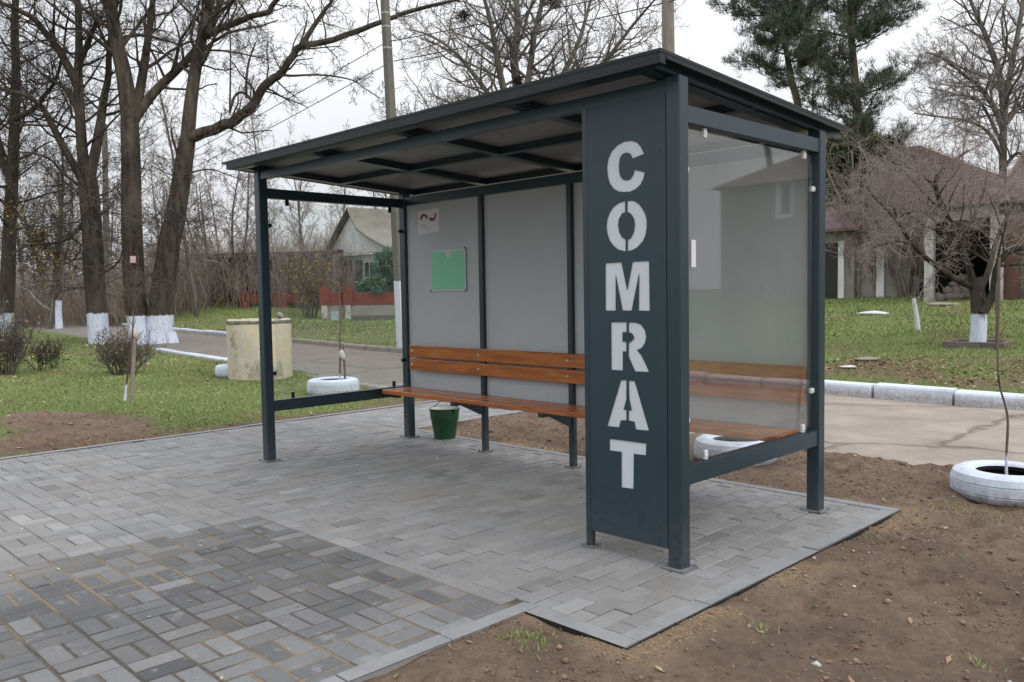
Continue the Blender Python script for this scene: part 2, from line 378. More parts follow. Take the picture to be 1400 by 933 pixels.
def ground_mat():
    M = mat('earth_and_turf', rough=.95, spec=.15); N, L, b = nodes_of(M)
    tc = N.new('ShaderNodeTexCoord')
    def noise(s, d=8, r=.65):
        n = N.new('ShaderNodeTexNoise'); n.inputs['Scale'].default_value = s; n.inputs['Detail'].default_value = d; n.inputs['Roughness'].default_value = r
        L.new(tc.outputs['Object'], n.inputs['Vector']); return n.outputs['Fac']
    def ramp(f, *st):
        r = N.new('ShaderNodeValToRGB'); e = r.color_ramp.elements
        while len(e) < len(st): e.new(.5)
        for k, (p, c) in enumerate(st): e[k].position = p; e[k].color = (*c, 1)
        L.new(f, r.inputs[0]); return r.outputs[0]
    def mixc(f, a, bb):
        x = N.new('ShaderNodeMix'); x.data_type = 'RGBA'; L.new(f, x.inputs[0]); L.new(a, x.inputs[6]); L.new(bb, x.inputs[7]); return x.outputs[2]
    at_ = N.new('ShaderNodeAttribute'); at_.attribute_name = 'mask'; sp = N.new('ShaderNodeSeparateColor'); L.new(at_.outputs['Color'], sp.inputs[0])
    a2 = N.new('ShaderNodeAttribute'); a2.attribute_name = 'mask2'; sp2 = N.new('ShaderNodeSeparateColor'); L.new(a2.outputs['Color'], sp2.inputs[0])
    dirt = mixc(noise(1.1), ramp(noise(9), (.28,(0.143,0.104,0.078)), (.5,(0.240,0.182,0.139)), (.72,(0.332,0.260,0.202))),
                ramp(noise(30), (.3,(0.156,0.117,0.087)), (.55,(0.260,0.198,0.152)), (.75,(0.403,0.332,0.267))))
    grass = mixc(noise(.8), ramp(noise(14), (.3,(.070,.100,.028)), (.5,(.125,.165,.050)), (.72,(.20,.19,.085))),
                 ramp(noise(7), (.3,(.090,.125,.034)), (.52,(.145,.175,.058)), (.7,(.21,.18,.10))))
    litter = ramp(noise(18), (.3,(.085,.055,.036)), (.5,(.16,.105,.070)), (.7,(.25,.19,.13)))
    sand = ramp(noise(22), (.3,(.22,.155,.095)), (.7,(.40,.30,.20)))
    hb = N.new('ShaderNodeVectorMath'); hb.operation = 'MULTIPLY'; hb.inputs[1].default_value = (.83,.78,.745); L.new(dirt, hb.inputs[0]); dirt = hb.outputs[0]
    damp = N.new('ShaderNodeMapRange'); damp.inputs[1].default_value = .46; damp.inputs[2].default_value = .64; damp.inputs[4].default_value = .8; L.new(noise(.9, 6, .6), damp.inputs[0])
    dirt = mixc(damp.outputs[0], dirt, ramp(noise(17), (.3,(.080,.058,.044)), (.7,(.15,.112,.086))))
    c = mixc(sp.outputs[0], grass, dirt); c = mixc(sp.outputs[1], c, sand); c = mixc(sp.outputs[2], c, litter)
    brush = ramp(noise(6), (.3,(.060,.047,.038)), (.7,(.12,.095,.075)))
    c = mixc(sp2.outputs[0], c, brush)
    L.new(c, b.inputs['Base Color'])
    bp = N.new('ShaderNodeBump'); bp.inputs['Strength'].default_value = .9; bp.inputs['Distance'].default_value = .045
    L.new(noise(21, 12, .74), bp.inputs['Height']); L.new(bp.outputs[0], b.inputs['Normal'])
    return M
o = add_mesh('ground', np.stack([X, Y, Z], -1).reshape(-1, 3), F, ground_mat(), smooth=True,
    col={'mask': np.stack([DM, np.clip(SAND, 0, 1), np.clip(LIT, 0, 1)], -1).reshape(-1, 3), 'mask2': np.clip(FAR, 0, 1).ravel()})
setp(o, kind='structure')
from bisect import bisect_right
def gz(x, y):
    i = min(max(bisect_right(gx, x)-1, 0), nx-2); j = min(max(bisect_right(gy, y)-1, 0), ny-2)
    u = (x-gx[i])/(gx[i+1]-gx[i]); v = (y-gy[j])/(gy[j+1]-gy[j])
    return float((Z[i,j]*(1-u)+Z[i+1,j]*u)*(1-v)+(Z[i,j+1]*(1-u)+Z[i+1,j+1]*u)*v)
def gza(x, y):
    i = np.clip(np.searchsorted(gx, x, 'right')-1, 0, nx-2); j = np.clip(np.searchsorted(gy, y, 'right')-1, 0, ny-2)
    u = (x-gx[i])/(gx[i+1]-gx[i]); v = (y-gy[j])/(gy[j+1]-gy[j])
    return (Z[i,j]*(1-u)+Z[i+1,j]*u)*(1-v)+(Z[i,j+1]*(1-u)+Z[i+1,j+1]*u)*v

# road: worn concrete slabs to the right, darker asphalt away to the left
xs = grid_lines(-9, 4, .12, -240, 180, 1.1); us = np.linspace(0, 1, 40)
RX = np.repeat(xs[:, None], 40, 1); ya = y_near(RX)-.12; yb = y_far(RX)+.1
RY = ya+(yb-ya)*us
RZ = -.055+(fbm(RX*.9, RY*.9, 61)-.5)*.03+.05*np.sin(us*math.pi)
idx = np.arange(RX.size).reshape(RX.shape)
F = np.stack([idx[:-1,:-1], idx[1:,:-1], idx[1:,1:], idx[:-1,1:]], -1).reshape(-1, 4)
old = sst((RX+8.5)/4)
ROAD = mat('worn_road', (.165,.145,.13), .85, .3, noise=[(2.5,(.22,.195,.175),.4,.7,.7)], bump=(40,.4,.01))
N, L, b = nodes_of(ROAD)
tc = N.new('ShaderNodeTexCoord')
vo = N.new('ShaderNodeTexVoronoi'); vo.feature = 'DISTANCE_TO_EDGE'; vo.inputs['Scale'].default_value = .55
nn = N.new('ShaderNodeTexNoise'); nn.inputs['Scale'].default_value = 2.5; nn.inputs['Detail'].default_value = 6; L.new(tc.outputs['Object'], nn.inputs['Vector'])
mxv = N.new('ShaderNodeMix'); mxv.data_type = 'RGBA'; mxv.inputs[0].default_value = .3; L.new(tc.outputs['Object'], mxv.inputs[6]); L.new(nn.outputs['Color'], mxv.inputs[7])
L.new(mxv.outputs[2], vo.inputs['Vector'])
ck = N.new('ShaderNodeMapRange'); ck.inputs[1].default_value = .0; ck.inputs[2].default_value = .022; ck.inputs[3].default_value = .7; ck.inputs[4].default_value = 0; L.new(vo.outputs['Distance'], ck.inputs[0])
n3 = N.new('ShaderNodeTexNoise'); n3.inputs['Scale'].default_value = 1.3; n3.inputs['Detail'].default_value = 9; n3.inputs['Roughness'].default_value = .7; L.new(tc.outputs['Object'], n3.inputs['Vector'])
rp = N.new('ShaderNodeValToRGB'); e = rp.color_ramp.elements; e[0].position = .3; e[0].color = (.21,.175,.145,1); e[1].position = .7; e[1].color = (.36,.31,.265,1); L.new(n3.outputs['Fac'], rp.inputs[0])
aa = N.new('ShaderNodeAttribute'); aa.attribute_name = 'slab'
m1 = N.new('ShaderNodeMix'); m1.data_type = 'RGBA'; oldc = b.inputs['Base Color'].links[0].from_socket
L.new(aa.outputs['Fac'], m1.inputs[0]); L.new(oldc, m1.inputs[6]); L.new(rp.outputs[0], m1.inputs[7])
m2 = N.new('ShaderNodeMix'); m2.data_type = 'RGBA'; m2.inputs[7].default_value = (.07,.055,.045,1)
L.new(ck.outputs[0], m2.inputs[0]); L.new(m1.outputs[2], m2.inputs[6]); L.new(m2.outputs[2], b.inputs['Base Color'])
o = add_mesh('road', np.stack([RX, RY, RZ], -1).reshape(-1, 3), F, ROAD, smooth=True, col={'slab': old.ravel()})
setp(o, kind='structure')
# kerbs
KW = mat('limewashed_kerb', (.58,.63,.72), .85, .3, noise=[(5,(.42,.43,.45),.5,.72,.8),(22,(.25,.24,.22),.62,.72,.8)], bump=(30,.5,.01))
dusty(KW, .10, (.27,.235,.20), .9)
KG = mat('grey_kerb', (.27,.25,.225), .9, .3, noise=[(5,(.16,.15,.13),.45,.7,.8)], bump=(30,.5,.01))
def kerb(x0, x1, fy, ln, w, h, dy, m_):
    mb = MB(); x = x0
    while x < x1:
        l = ln*random.uniform(.93, 1.05); xe = min(x+l, x1)
        a = Vector((x+.018, fy(x)+dy, 0)); bq = Vector((xe-.018, fy(xe)+dy, 0))
        z0 = -.12; z1 = h-.02+random.uniform(-.018, .012); d = (bq-a).normalized(); nrm = Vector((-d.y, d.x, 0))
        for p in (a, bq): p += nrm*random.uniform(-.015, .015)
        pr = [(0, z0), (0, z1-.035), (.012, z1-.01), (.04, z1), (w-.04, z1+.003), (w, z1-.02), (w, z0)]
        vs = [p+nrm*u+Vector((0, 0, v+random.uniform(-.006, .006))) for p in (a, bq) for u, v in pr]
        k = len(pr); mb.add(vs, [tuple(range(k-1, -1, -1)), tuple(range(k, 2*k))]+[(i, (i+1) % k, k+(i+1) % k, k+i) for i in range(k)])
        x = xe
    return mb
fyf = lambda x: float(y_far(x)); fyn = lambda x: float(y_near(x))
kb = kerb(-3.9+.02, 30, fyf, .92, .22, .14, 0, KW); setp(kb.build('kerb', KW), kind='structure')
kb = kerb(-42, -24.2, fyf, 1.1, .2, .12, 0, KW); setp(kb.build('kerb', KW), kind='structure')
kb = kerb(-24, -4.2, fyf, 1.2, .2, .09, 0, KG); setp(kb.build('kerb', KG), kind='structure')
kb = kerb(-20, -14.2, fyn, 1.3, .2, .08, -.25, KW); setp(kb.build('kerb', KW), kind='structure')
kb = kerb(-14, -7, fyn, 1.3, .16, .03, -.25, KG); setp(kb.build('kerb', KG), kind='structure')

# pavers, each a slightly tilted chamfered block in one sheet
PV = []; PF = []; PT = []
def paver(x0, x1, y0, y1, tint, jit=.0016, gap=.0022):
    x0 += gap; x1 -= gap; y0 += gap; y1 -= gap
    zc = random.gauss(0, jit); tx = random.gauss(0, .004); ty = random.gauss(0, .004); cx = (x0+x1)/2; cy = (y0+y1)/2
    ch = .0045 if gap < .004 else .0075; b = len(PV)
    for (i, z) in ((0, -.03), (0, -.0045), (ch, 0)):
        for x, y in ((x0+i, y0+i), (x1-i, y0+i), (x1-i, y1-i), (x0+i, y1-i)):
            PV.append((x, y, z+zc+(x-cx)*tx+(y-cy)*ty)); PT.append(tint)
    for k in range(2):
        for j in range(4): PF.append((b+k*4+j, b+k*4+(j+1) % 4, b+k*4+4+(j+1) % 4, b+k*4+4+j))
    PF.append((b+8, b+9, b+10, b+11))
def tint_light():
    v = random.gauss(.224, .017)*(1 if random.random() < .9 else random.choice((.86, 1.13))); return (v*1.01, v*1.0, v*.995)
def tint_dark(x, y):
    edge = max(sst((x+1.75)/1.3)*.95, sst((y+1.5)/.5)*.42, sst((-1.95-x)/.5)*.5)
    if random.random() < .07+.80*edge: v = random.gauss(.168, .018); return (v, v, v*1.02)
    v = random.gauss(.112, .013); return (v*.99, v, v*1.04)
XD = -2.565
# running bond under the shelter
x = .255; row = 0
while x-.1 > -4.56:
    y = -.80-(0 if row % 2 else .1)
    while y < 1.79:
        a, bq = max(y, -.80), min(y+.2, 1.79)
        if bq-a > .03: paver(x-.1, x, a, bq, tint_light(), .0018, .0030)
        y += .2
    x -= .1; row += 1
def basket(x0, x1, y0, y1, tf, ph=0, gap=.0022, jit=.0016):
    nx_ = int(round((x1-x0)/.2)); ny_ = int(round((y1-y0)/.2))
    for i in range(nx_):
        for j in range(ny_):
            xa = x0+.2*i; yb = y1-.2*(j+1)
            if (i+j+ph) % 2:
                paver(xa, xa+.1, yb, yb+.2, tf(xa, yb), jit, gap); paver(xa+.1, xa+.2, yb, yb+.2, tf(xa, yb), jit, gap)
            else:
                paver(xa, xa+.2, yb, yb+.1, tf(xa, yb), jit, gap); paver(xa, xa+.2, yb+.1, yb+.2, tf(xa, yb), jit, gap)
tl = lambda x, y: tint_light()
basket(-5.945, XD+.02, -7.2, -.8, tl)                       # left of the dark field, forward of the shelter
basket(-5.945, -4.545, -.8, 3.4, tl, 0)                       # path to the road
basket(XD+.02, -.345, -7.3, -.9, tint_dark, 1, .0068, .0016) # dark field with sandy joints
for k in range(11): paver(XD+.02+.2*k, XD+.22+.2*k, -.9, -.8, tint_light())
for k in range(33): paver(-.345, -.278, -.9-.2*(k+1), -.9-.2*k, tint_dark(-.3, 0), .003, .005)
o = add_mesh('pavement', PV, PF, PAVER, col={'tint': np.array(PT)}); setp(o, kind='structure')
# bedding under the blocks, ochre sand in the dark field's joints
bx = np.arange(-6.04, .33, .06); by = np.arange(-7.2, 3.7, .06)
BX, BY = np.meshgrid(bx, by, indexing='ij'); ok = in_pave(BX, BY, -.01)
dark = (BX > XD) & (BY < -.88)
sandy = np.where(dark, np.clip(.15+3.4*(fbm(BX*2.2, BY*2.2, 71)-.40), 0, 1), np.clip(4*(fbm(BX*2, BY*2, 73)-.64), 0, .7))
cA = np.array([.095,.086,.076]); cB = np.array([.235,.185,.128]); tint = cA+(cB-cA)*sandy[..., None]
BZ = np.where(dark, -.0058, -.0088)+.002*(fbm(BX*6, BY*6, 77)-.5)
idx = np.arange(BX.size).reshape(BX.shape); q = np.stack([idx[:-1,:-1], idx[1:,:-1], idx[1:,1:], idx[:-1,1:]], -1)
okq = ok[:-1,:-1] & ok[1:,:-1] & ok[1:,1:] & ok[:-1,1:]
o = add_mesh('paving_bed', np.stack([BX, BY, BZ], -1).reshape(-1, 3), q[okq].reshape(-1, 4), JOINT, col={'tint': tint.reshape(-1, 3)}); setp(o, kind='structure')
# edging stones
mb = MB()
def edging(a, bq, w, ln=.5):
    a = Vector(a); bq = Vector(bq); Ln = (bq-a).length; d = (bq-a)/Ln; n = max(1, round(Ln/ln)); nr = Vector((-d.y, d.x, 0))
    for k in range(n):
        p = a+d*(Ln*k/n+.003); r = a+d*(Ln*(k+1)/n-.003); z = random.gauss(.003, .0014)
        pr = [(0, -.11), (0, z-.006), (.006, z), (w-.006, z), (w, z-.006), (w, -.11)]
        vs = [q+nr*u+Vector((0, 0, v)) for q in (p, r) for u, v in pr]; c = len(pr)
        mb.add(vs, [tuple(range(c-1, -1, -1)), tuple(range(c, 2*c))]+[(i, (i+1) % c, c+(i+1) % c, c+i) for i in range(c)])
edging((.262,-.81,0), (.262,1.80,0), -.075)     # right
edging((.34,-.885,0), (-.262,-.885,0), -.075)   # short front edge (towards the dirt)
edging((-.275,-7.2,0), (-.275,-.815,0), -.07)
edging((.34,1.875,0), (-4.47,1.875,0), .075)
edging((-4.54,1.88,0), (-4.54,3.55,0), -.07)
edging((-6.06,-7.2,0), (-6.06,3.7,0), -.07, 1.0)
o = fix(mb.build('paving_edge', EDGE)); setp(o, kind='structure')
mb = MB()      # thin black strip against the edging, making its outer side dark
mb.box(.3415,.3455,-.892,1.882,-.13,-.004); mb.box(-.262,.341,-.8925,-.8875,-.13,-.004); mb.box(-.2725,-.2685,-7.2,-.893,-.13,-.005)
setp(mb.build('paving_dark_strip', BLACKR), kind='structure')
# ------------------------------------------------------------------ the bus shelter
SX = -4.15; DY = 1.56; PW = .08
SH = thing('bus_shelter', 'dark grey steel bus shelter with COMRAT sign panel, wooden bench and glass ends', 'bus shelter', (SX/2, DY/2, 0))
rz = lambda y: 2.40-.0545*y                  # underside of the sloping roof frame
def post(x0, y0, w, d, top0, top1, name='post', plate=.055, lab=None):
    mb = MB(); x1 = x0+w; y1 = y0+d
    vs = [(x0,y0,.008),(x1,y0,.008),(x1,y1,.008),(x0,y1,.008),(x0,y0,top0),(x1,y0,top0),(x1,y1,top1),(x0,y1,top1)]
    c = .006; pr = [(x0+c,y0),(x1-c,y0),(x1,y0+c),(x1,y1-c),(x1-c,y1),(x0+c,y1),(x0,y1-c),(x0,y0+c)]
    zt = lambda y: top0+(top1-top0)*(y-y0)/d
    vs = [(x,y,.006) for x, y in pr]+[(x,y,zt(y)) for x, y in pr]
    mb.add(vs, [tuple(range(7,-1,-1)), tuple(range(8,16))]+[(i,(i+1)%8,8+(i+1)%8,8+i) for i in range(8)])
    p = mb.build(name, STEEL, SH)
    if lab: p['label'] = lab
    if plate:
        e = plate/2; b = MB().box(x0-e, x1+e, y0-e, y1+e, .0015, .0075)
        for sx in (x0-e*.6, x1+e*.6):
            for sy in (y0-e*.6, y1+e*.6): b.lathe([(0,.016),(.009,.016),(.009,.0075)], (sx,sy,0), 6)
        b.build('base_plate', GALV, p)
    return p
for x in (SX, -PW):
    post(x, 0, PW, PW, rz(0), rz(PW)); post(x, DY-PW, PW, PW, rz(DY-PW), rz(DY))
for x in (-3.045, -2.035, -1.03): post(x, DY-PW-.003, .05, .05, 2.205, 2.205, 'back_post', .05)
post(-.612, .0, .04, .04, 2.333, 2.333, 'sign_post', .04)
MB().box(SX+PW+.001, -PW-.001, .012, .072, 2.334, 2.396).build('front_beam', STEEL, SH)
MB().box(SX+PW+.001, -PW-.001, DY-.072, DY-.012, 2.207, 2.285).build('back_beam', STEEL, SH)
for x0 in (SX+.01, -.07):
    for z0, z1 in ((.414,.505), (2.188,2.268)):
        MB().box(x0, x0+.062, PW+.001, DY-PW-.001, z0, z1).build('side_rail', STEEL, SH)
# roof: sheet on a tube frame
x0, x1, y0, y1 = -4.30, .035, -.20, 1.86
def slab(mb, xa, xb, ya, yb, lo, hi, mi=0):
    vs = [(xa,ya,rz(ya)+lo),(xb,ya,rz(ya)+lo),(xb,yb,rz(yb)+lo),(xa,yb,rz(yb)+lo),(xa,ya,rz(ya)+hi),(xb,ya,rz(ya)+hi),(xb,yb,rz(yb)+hi),(xa,yb,rz(yb)+hi)]
    fs = [(3,2,1,0),(4,5,6,7),(0,1,5,4),(1,2,6,5),(2,3,7,6),(3,0,4,7)]
    b = len(mb.V); mb.V += vs
    for k, f in enumerate(fs): mb.F.append(tuple(b+i for i in f)); mb.M.append(1 if (mi and k == 0) else 0)
mb = MB(); slab(mb, x0, x1, y0, y1, .053, .067, 1)
mb.build('roof_sheet', [ROOFTOP, SOFFIT], SH)
mb = MB(); slab(mb, x0+.07, x1-.004, y0+.004, y0+.044, .003, .0525); slab(mb, x1-.058, x1-.002, y0+.045, y1-.10, .046, .0525); slab(mb, x1-.006, x1-.002, y0+.045, y1-.10, .030, .0455); slab(mb, x0+.07, x0+.09, y0+.045, y1-.16, .006, .0525)  # thin dark slab under the right overhang puts its shade into the colour
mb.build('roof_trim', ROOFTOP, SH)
mb = MB(); slab(mb, x1-.086, x1-.060, y0+.046, y1-.05, .003, .0525); mb.build('side_tube', STEEL, SH)
for ya in (-.155, .78, 1.60):
    mb = MB(); slab(mb, x0+.10, x1-.088, ya, ya+.05, .002, .052); mb.build('purlin', STEEL, SH)
for xx in (SX+.015, -3.13, -2.10, -1.07, -.135):
    for ya, yb in ((-.104, .779), (.831, 1.599)):
        mb = MB(); slab(mb, xx-.01, xx+.07, ya, yb, .001, .050); mb.build('rafter', STEEL, SH)
# cladding of the back wall
xe = [SX+PW+.001, -3.046, -2.036, -1.031, -PW-.001]; xs0 = [SX+PW+.001, -2.994, -1.984, -.979]
for a, bq in zip(xs0, xe[1:]):
    p = MB().box(a, bq, 1.512, 1.518, .44, 2.206).build('back_panel', GREYP, SH)
# end glass
def clamp(parent, x, y, z, vert, sx):
    b = MB()
    if vert: b.box(x-.010, x+.010, y-.024, y+.012, z-.016, z+.016, bev=.003)
    else: b.box(x-.010, x+.010, y-.014, y+.014, z-.022, z+.027, bev=.003)
    b.lathe([(0,.004),(.009,.003),(.010,0)], (0,0,0), 8); n = 8*3
    for i in range(len(b.V)-n, len(b.V)):
        v = b.V[i]; b.V[i] = (x+(.0102+v[2])*sx, y+v[0], z+v[1])
    return b.build('clamp', PLASTIC if sx > 0 else BLACKR, parent)
for xg, sx in ((-.039, 1), (SX+.041, -1)):
    g = MB().box(xg-.004, xg+.004, .125, 1.445, .535, 2.165).build('glass_panel', GLASS, SH)
    for y in (.275, 1.345): clamp(g, xg, y, 2.16, 0, sx); clamp(g, xg, y, .53, 0, sx)
    for z in (.75, 1.97): clamp(g, xg, 1.467, z, 1, sx)
    for z in (1.965, .73): clamp(g, xg, .112, z, 1, sx)
    if sx > 0: MB().box(xg+.005, xg+.008, .145, .185, 1.49, 1.625).build('white_sticker', PAPER, g)
# bench
zs = .507
for k in range(3):
    ya = 1.125+k*.108
    MB().box(-4.0, -.085, ya, ya+.10, zs-.038, zs, bev=.005).build('seat_slat', WOOD, SH)
for za, zb in ((.788,.898), (.667,.772)):
    s_ = MB().box(-3.995, -.085, 1.444, 1.474, za, zb, bev=.004).build('back_slat', WOOD, SH)
    for xx in (-3.03, -2.01, -.99, -3.95):
        for zz in ((za+zb)/2,):
            b = MB().lathe([(0,.007),(.008,.006),(.013,.0)], (0,0,0), 10)
            b.V = [(xx+v[0], 1.4435-v[2], zz+v[1]) for v in b.V]; b.build('bolt', CHROME, s_, True)
for xx in (-3.032, -2.022, -1.017):
    b = MB(); yb = DY-PW-.004
    b.box(xx-.012, xx+.036-.0, 1.13, yb, .436, .468)
    b.add([(xx+i, y, z) for i in (0, .024) for y, z in ((1.22,.4355),(yb,.4355),(yb,.33),(yb-.03,.33))], [(0,1,2,3),(7,6,5,4),(0,3,7,4),(1,0,4,5),(2,1,5,6),(3,2,6,7)])
    b.build('bench_bracket', STEEL, SH)
MB().box(SX+PW+.001, -4.0+.14, 1.2, 1.24, .43, .466).build('bench_bracket', STEEL, SH)
# sign panel: stencilled sheet with a light backing behind each letter
LETTERS = [
  ('C', [[(-0.210,2.053),(-0.230,2.090),(-0.253,2.114),(-0.288,2.128),(-0.335,2.129),(-0.377,2.117),(-0.414,2.091),(-0.436,2.056),(-0.445,2.014),(-0.441,1.970),(-0.428,1.931),(-0.404,1.902),(-0.374,1.885),(-0.338,1.878),(-0.296,1.876),(-0.261,1.886),(-0.232,1.906),(-0.215,1.932),(-0.206,1.961),(-0.269,1.982),(-0.278,1.957),(-0.296,1.938),(-0.319,1.934),(-0.343,1.941),(-0.360,1.961),(-0.366,1.991),(-0.366,2.024),(-0.360,2.051),(-0.345,2.068),(-0.321,2.073),(-0.297,2.066),(-0.280,2.039)],]),
  ('O', [[(-0.329,1.833),(-0.368,1.827),(-0.405,1.809),(-0.430,1.782),(-0.447,1.748),(-0.452,1.709),(-0.447,1.675),(-0.433,1.641),(-0.408,1.611),(-0.376,1.590),(-0.329,1.578),(-0.328,1.638),(-0.351,1.650),(-0.368,1.676),(-0.375,1.710),(-0.371,1.743),(-0.357,1.762),(-0.345,1.773),(-0.330,1.775)],[(-0.316,1.832),(-0.279,1.829),(-0.247,1.812),(-0.222,1.784),(-0.205,1.755),(-0.197,1.730),(-0.197,1.693),(-0.204,1.655),(-0.221,1.624),(-0.252,1.598),(-0.282,1.584),(-0.317,1.579),(-0.316,1.636),(-0.296,1.644),(-0.278,1.671),(-0.271,1.703),(-0.274,1.736),(-0.289,1.759),(-0.303,1.771),(-0.317,1.776)],]),
  ('M', [[(-0.461,1.523),(-0.356,1.524),(-0.321,1.382),(-0.286,1.524),(-0.184,1.524),(-0.182,1.278),(-0.250,1.278),(-0.246,1.464),(-0.294,1.278),(-0.352,1.278),(-0.394,1.459),(-0.396,1.278),(-0.463,1.277)],]),
  ('R', [[(-0.427,1.217),(-0.326,1.219),(-0.327,1.168),(-0.353,1.168),(-0.353,1.118),(-0.329,1.119),(-0.329,1.069),(-0.352,1.069),(-0.353,0.970),(-0.428,0.970)],[(-0.314,1.217),(-0.269,1.218),(-0.235,1.207),(-0.212,1.180),(-0.205,1.147),(-0.212,1.117),(-0.233,1.091),(-0.263,1.079),(-0.236,1.053),(-0.210,1.012),(-0.189,0.972),(-0.276,0.970),(-0.316,1.044),(-0.315,1.113),(-0.297,1.123),(-0.283,1.134),(-0.282,1.145),(-0.287,1.156),(-0.297,1.164),(-0.314,1.167)],]),
  ('A', [[(-0.366,0.920),(-0.459,0.672),(-0.380,0.673),(-0.369,0.711),(-0.333,0.714),(-0.331,0.767),(-0.350,0.769),(-0.332,0.823),(-0.330,0.921)],[(-0.317,0.920),(-0.279,0.921),(-0.191,0.676),(-0.274,0.673),(-0.283,0.712),(-0.319,0.714),(-0.319,0.768),(-0.299,0.768),(-0.314,0.824)],]),
  ('T', [[(-0.444,0.606),(-0.209,0.608),(-0.211,0.548),(-0.287,0.546),(-0.291,0.364),(-0.369,0.360),(-0.367,0.546),(-0.445,0.545)],]),
]

PX0, PX1, PZ0, PZ1 = -.572, -.081, .095, 2.331
cu = bpy.data.curves.new('sign_outline', 'CURVE'); cu.dimensions = '2D'; cu.fill_mode = 'BOTH'; cu.extrude = .0012
for poly in [[(PX0,PZ0),(PX1,PZ0),(PX1,PZ1),(PX0,PZ1)]]+[q for _, ps in LETTERS for q in ps]:
    sp = cu.splines.new('POLY'); sp.points.add(len(poly)-1); sp.use_cyclic_u = True
    for i, (x, z) in enumerate(poly): sp.points[i].co = (x, z, 0, 1)
tmp = bpy.data.objects.new('sign_outline', cu); COL.objects.link(tmp)
bpy.context.view_layer.update()
me = bpy.data.meshes.new_from_object(tmp.evaluated_get(bpy.context.evaluated_depsgraph_get()))
SV = [(v.co.x, .004-v.co.z, v.co.y) for v in me.vertices]; SF = [tuple(p.vertices) for p in me.polygons]
bpy.data.objects.remove(tmp)
mb = MB(); mb.add(SV, SF)
mb.box(PX0+.002, PX1-.002, .0062, .03, PZ0+.002, PZ0+.03); mb.box(PX0+.002, PX1-.002, .0062, .03, PZ1-.03, PZ1-.002)
for z in np.arange(.2, 2.3, .265):
    for x in (PX0+.035, PX1-.035):
        n0 = len(mb.V); mb.lathe([(0,.002),(.004,.0015),(.0055,0)], (0,0,0), 8)
        for i in range(n0, len(mb.V)):
            v = mb.V[i]; mb.V[i] = (x+v[0], .0027-v[2], z+random.uniform(-.0,.0)+v[1])
SP = mb.build('sign_panel', STEEL2, SH)
SP['label'] = 'tall dark sheet with stencil-cut white letters COMRAT'
for ch, ps in LETTERS:
    xs_ = [p[0] for q in ps for p in q]; zs_ = [p[1] for q in ps for p in q]
    l = MB().box(min(xs_)-.012, max(xs_)+.012, .0072, .0092, min(zs_)-.009, max(zs_)+.009).build('letter', LETW, SP)
    l['label'] = 'white stencil letter '+ch
MB().box(PX0+.004, PX1-.004, .075, .0765, PZ0+.01, PZ1-.01).build('inner_cover', STEEL2, SH)

# things fixed to or standing under the shelter
YS = 1.5095
T = thing('poster', 'small white sticker with red wave emblem in top corner of grey shelter wall', 'sticker', (-3.74, YS, 2.04))
poly = [(-3.897,1.930),(-3.590,1.940),(-3.585,2.152),(-3.890,2.145)]
MB().prism_xz(poly, YS, YS+.0015).build('sheet', PAPER, T)
def arc(cx, cz, r0, r1, a0, a1, n=12, sx=1.): 
    o_ = [(cx+sx*r1*math.cos(R_(a0+(a1-a0)*k/n)), cz+r1*math.sin(R_(a0+(a1-a0)*k/n))) for k in range(n+1)]
    return o_+[(cx+sx*(r0+(r1-r0)*.15*(1-abs(2*k/n-1)))*math.cos(R_(a0+(a1-a0)*k/n)), cz+r0*math.sin(R_(a0+(a1-a0)*k/n))) for k in range(n, -1, -1)]
e_ = MB(); e_.prism_xz(arc(-3.805,2.060,.030,.052,15,180,12,1.1), YS-.0012, YS-.0003, 0); e_.prism_xz(arc(-3.685,2.095,.030,.052,215,375,12,1.1), YS-.0012, YS-.0003, 0)
e_.prism_xz(arc(-3.805,2.060,.044,.056,100,178,8,1.1), YS-.002, YS-.0013, 1); e_.prism_xz(arc(-3.685,2.095,.044,.056,220,300,8,1.1), YS-.002, YS-.0013, 1)
fix(e_.build('emblem', [STRED, STDARK], T))
e_ = MB()
for z, a, bq in ((2.015,-3.868,-3.79),(1.995,-3.868,-3.76),(1.975,-3.868,-3.72)): e_.box(a, bq, YS-.001, YS-.0003, z-.003, z+.003)
e_.build('text_lines', STGREY, T)
T = thing('document_holder', 'green paper in a clear plastic wall pocket with a notched top edge', 'document holder', (-3.475, YS, 1.58))
MB().box(-3.722, -3.232, YS-.0105, YS-.0095, 1.398, 1.412).build('pocket_edge', CLEAR, T)
MB().box(-3.244, -3.230, YS-.0125, YS-.0107, 1.40, 1.775).build('pocket_edge', CLEAR, T)
nt_ = [(-3.705,1.418),(-3.25,1.418),(-3.25,1.752),(-3.40,1.752)]+[(-3.475+.055*math.cos(R_(a)), 1.748-.055*abs(math.sin(R_(a)))) for a in range(0, 181, 15)]+[(-3.55,1.752),(-3.705,1.752)]
fix(MB().prism_xz(nt_, YS-.008, YS-.0065).build('green_sheet', GREENP, T))
MB().box(-3.715, -3.236, YS-.004, YS, 1.406, 1.77).build('back_plate', CLEAR, T)
for x, z in ((-3.712,1.40),(-3.237,1.40),(-3.237,1.775)): MB().box(x-.006, x+.006, YS-.018, YS-.013, z-.006, z+.006).build('screw', BLACKR, T)

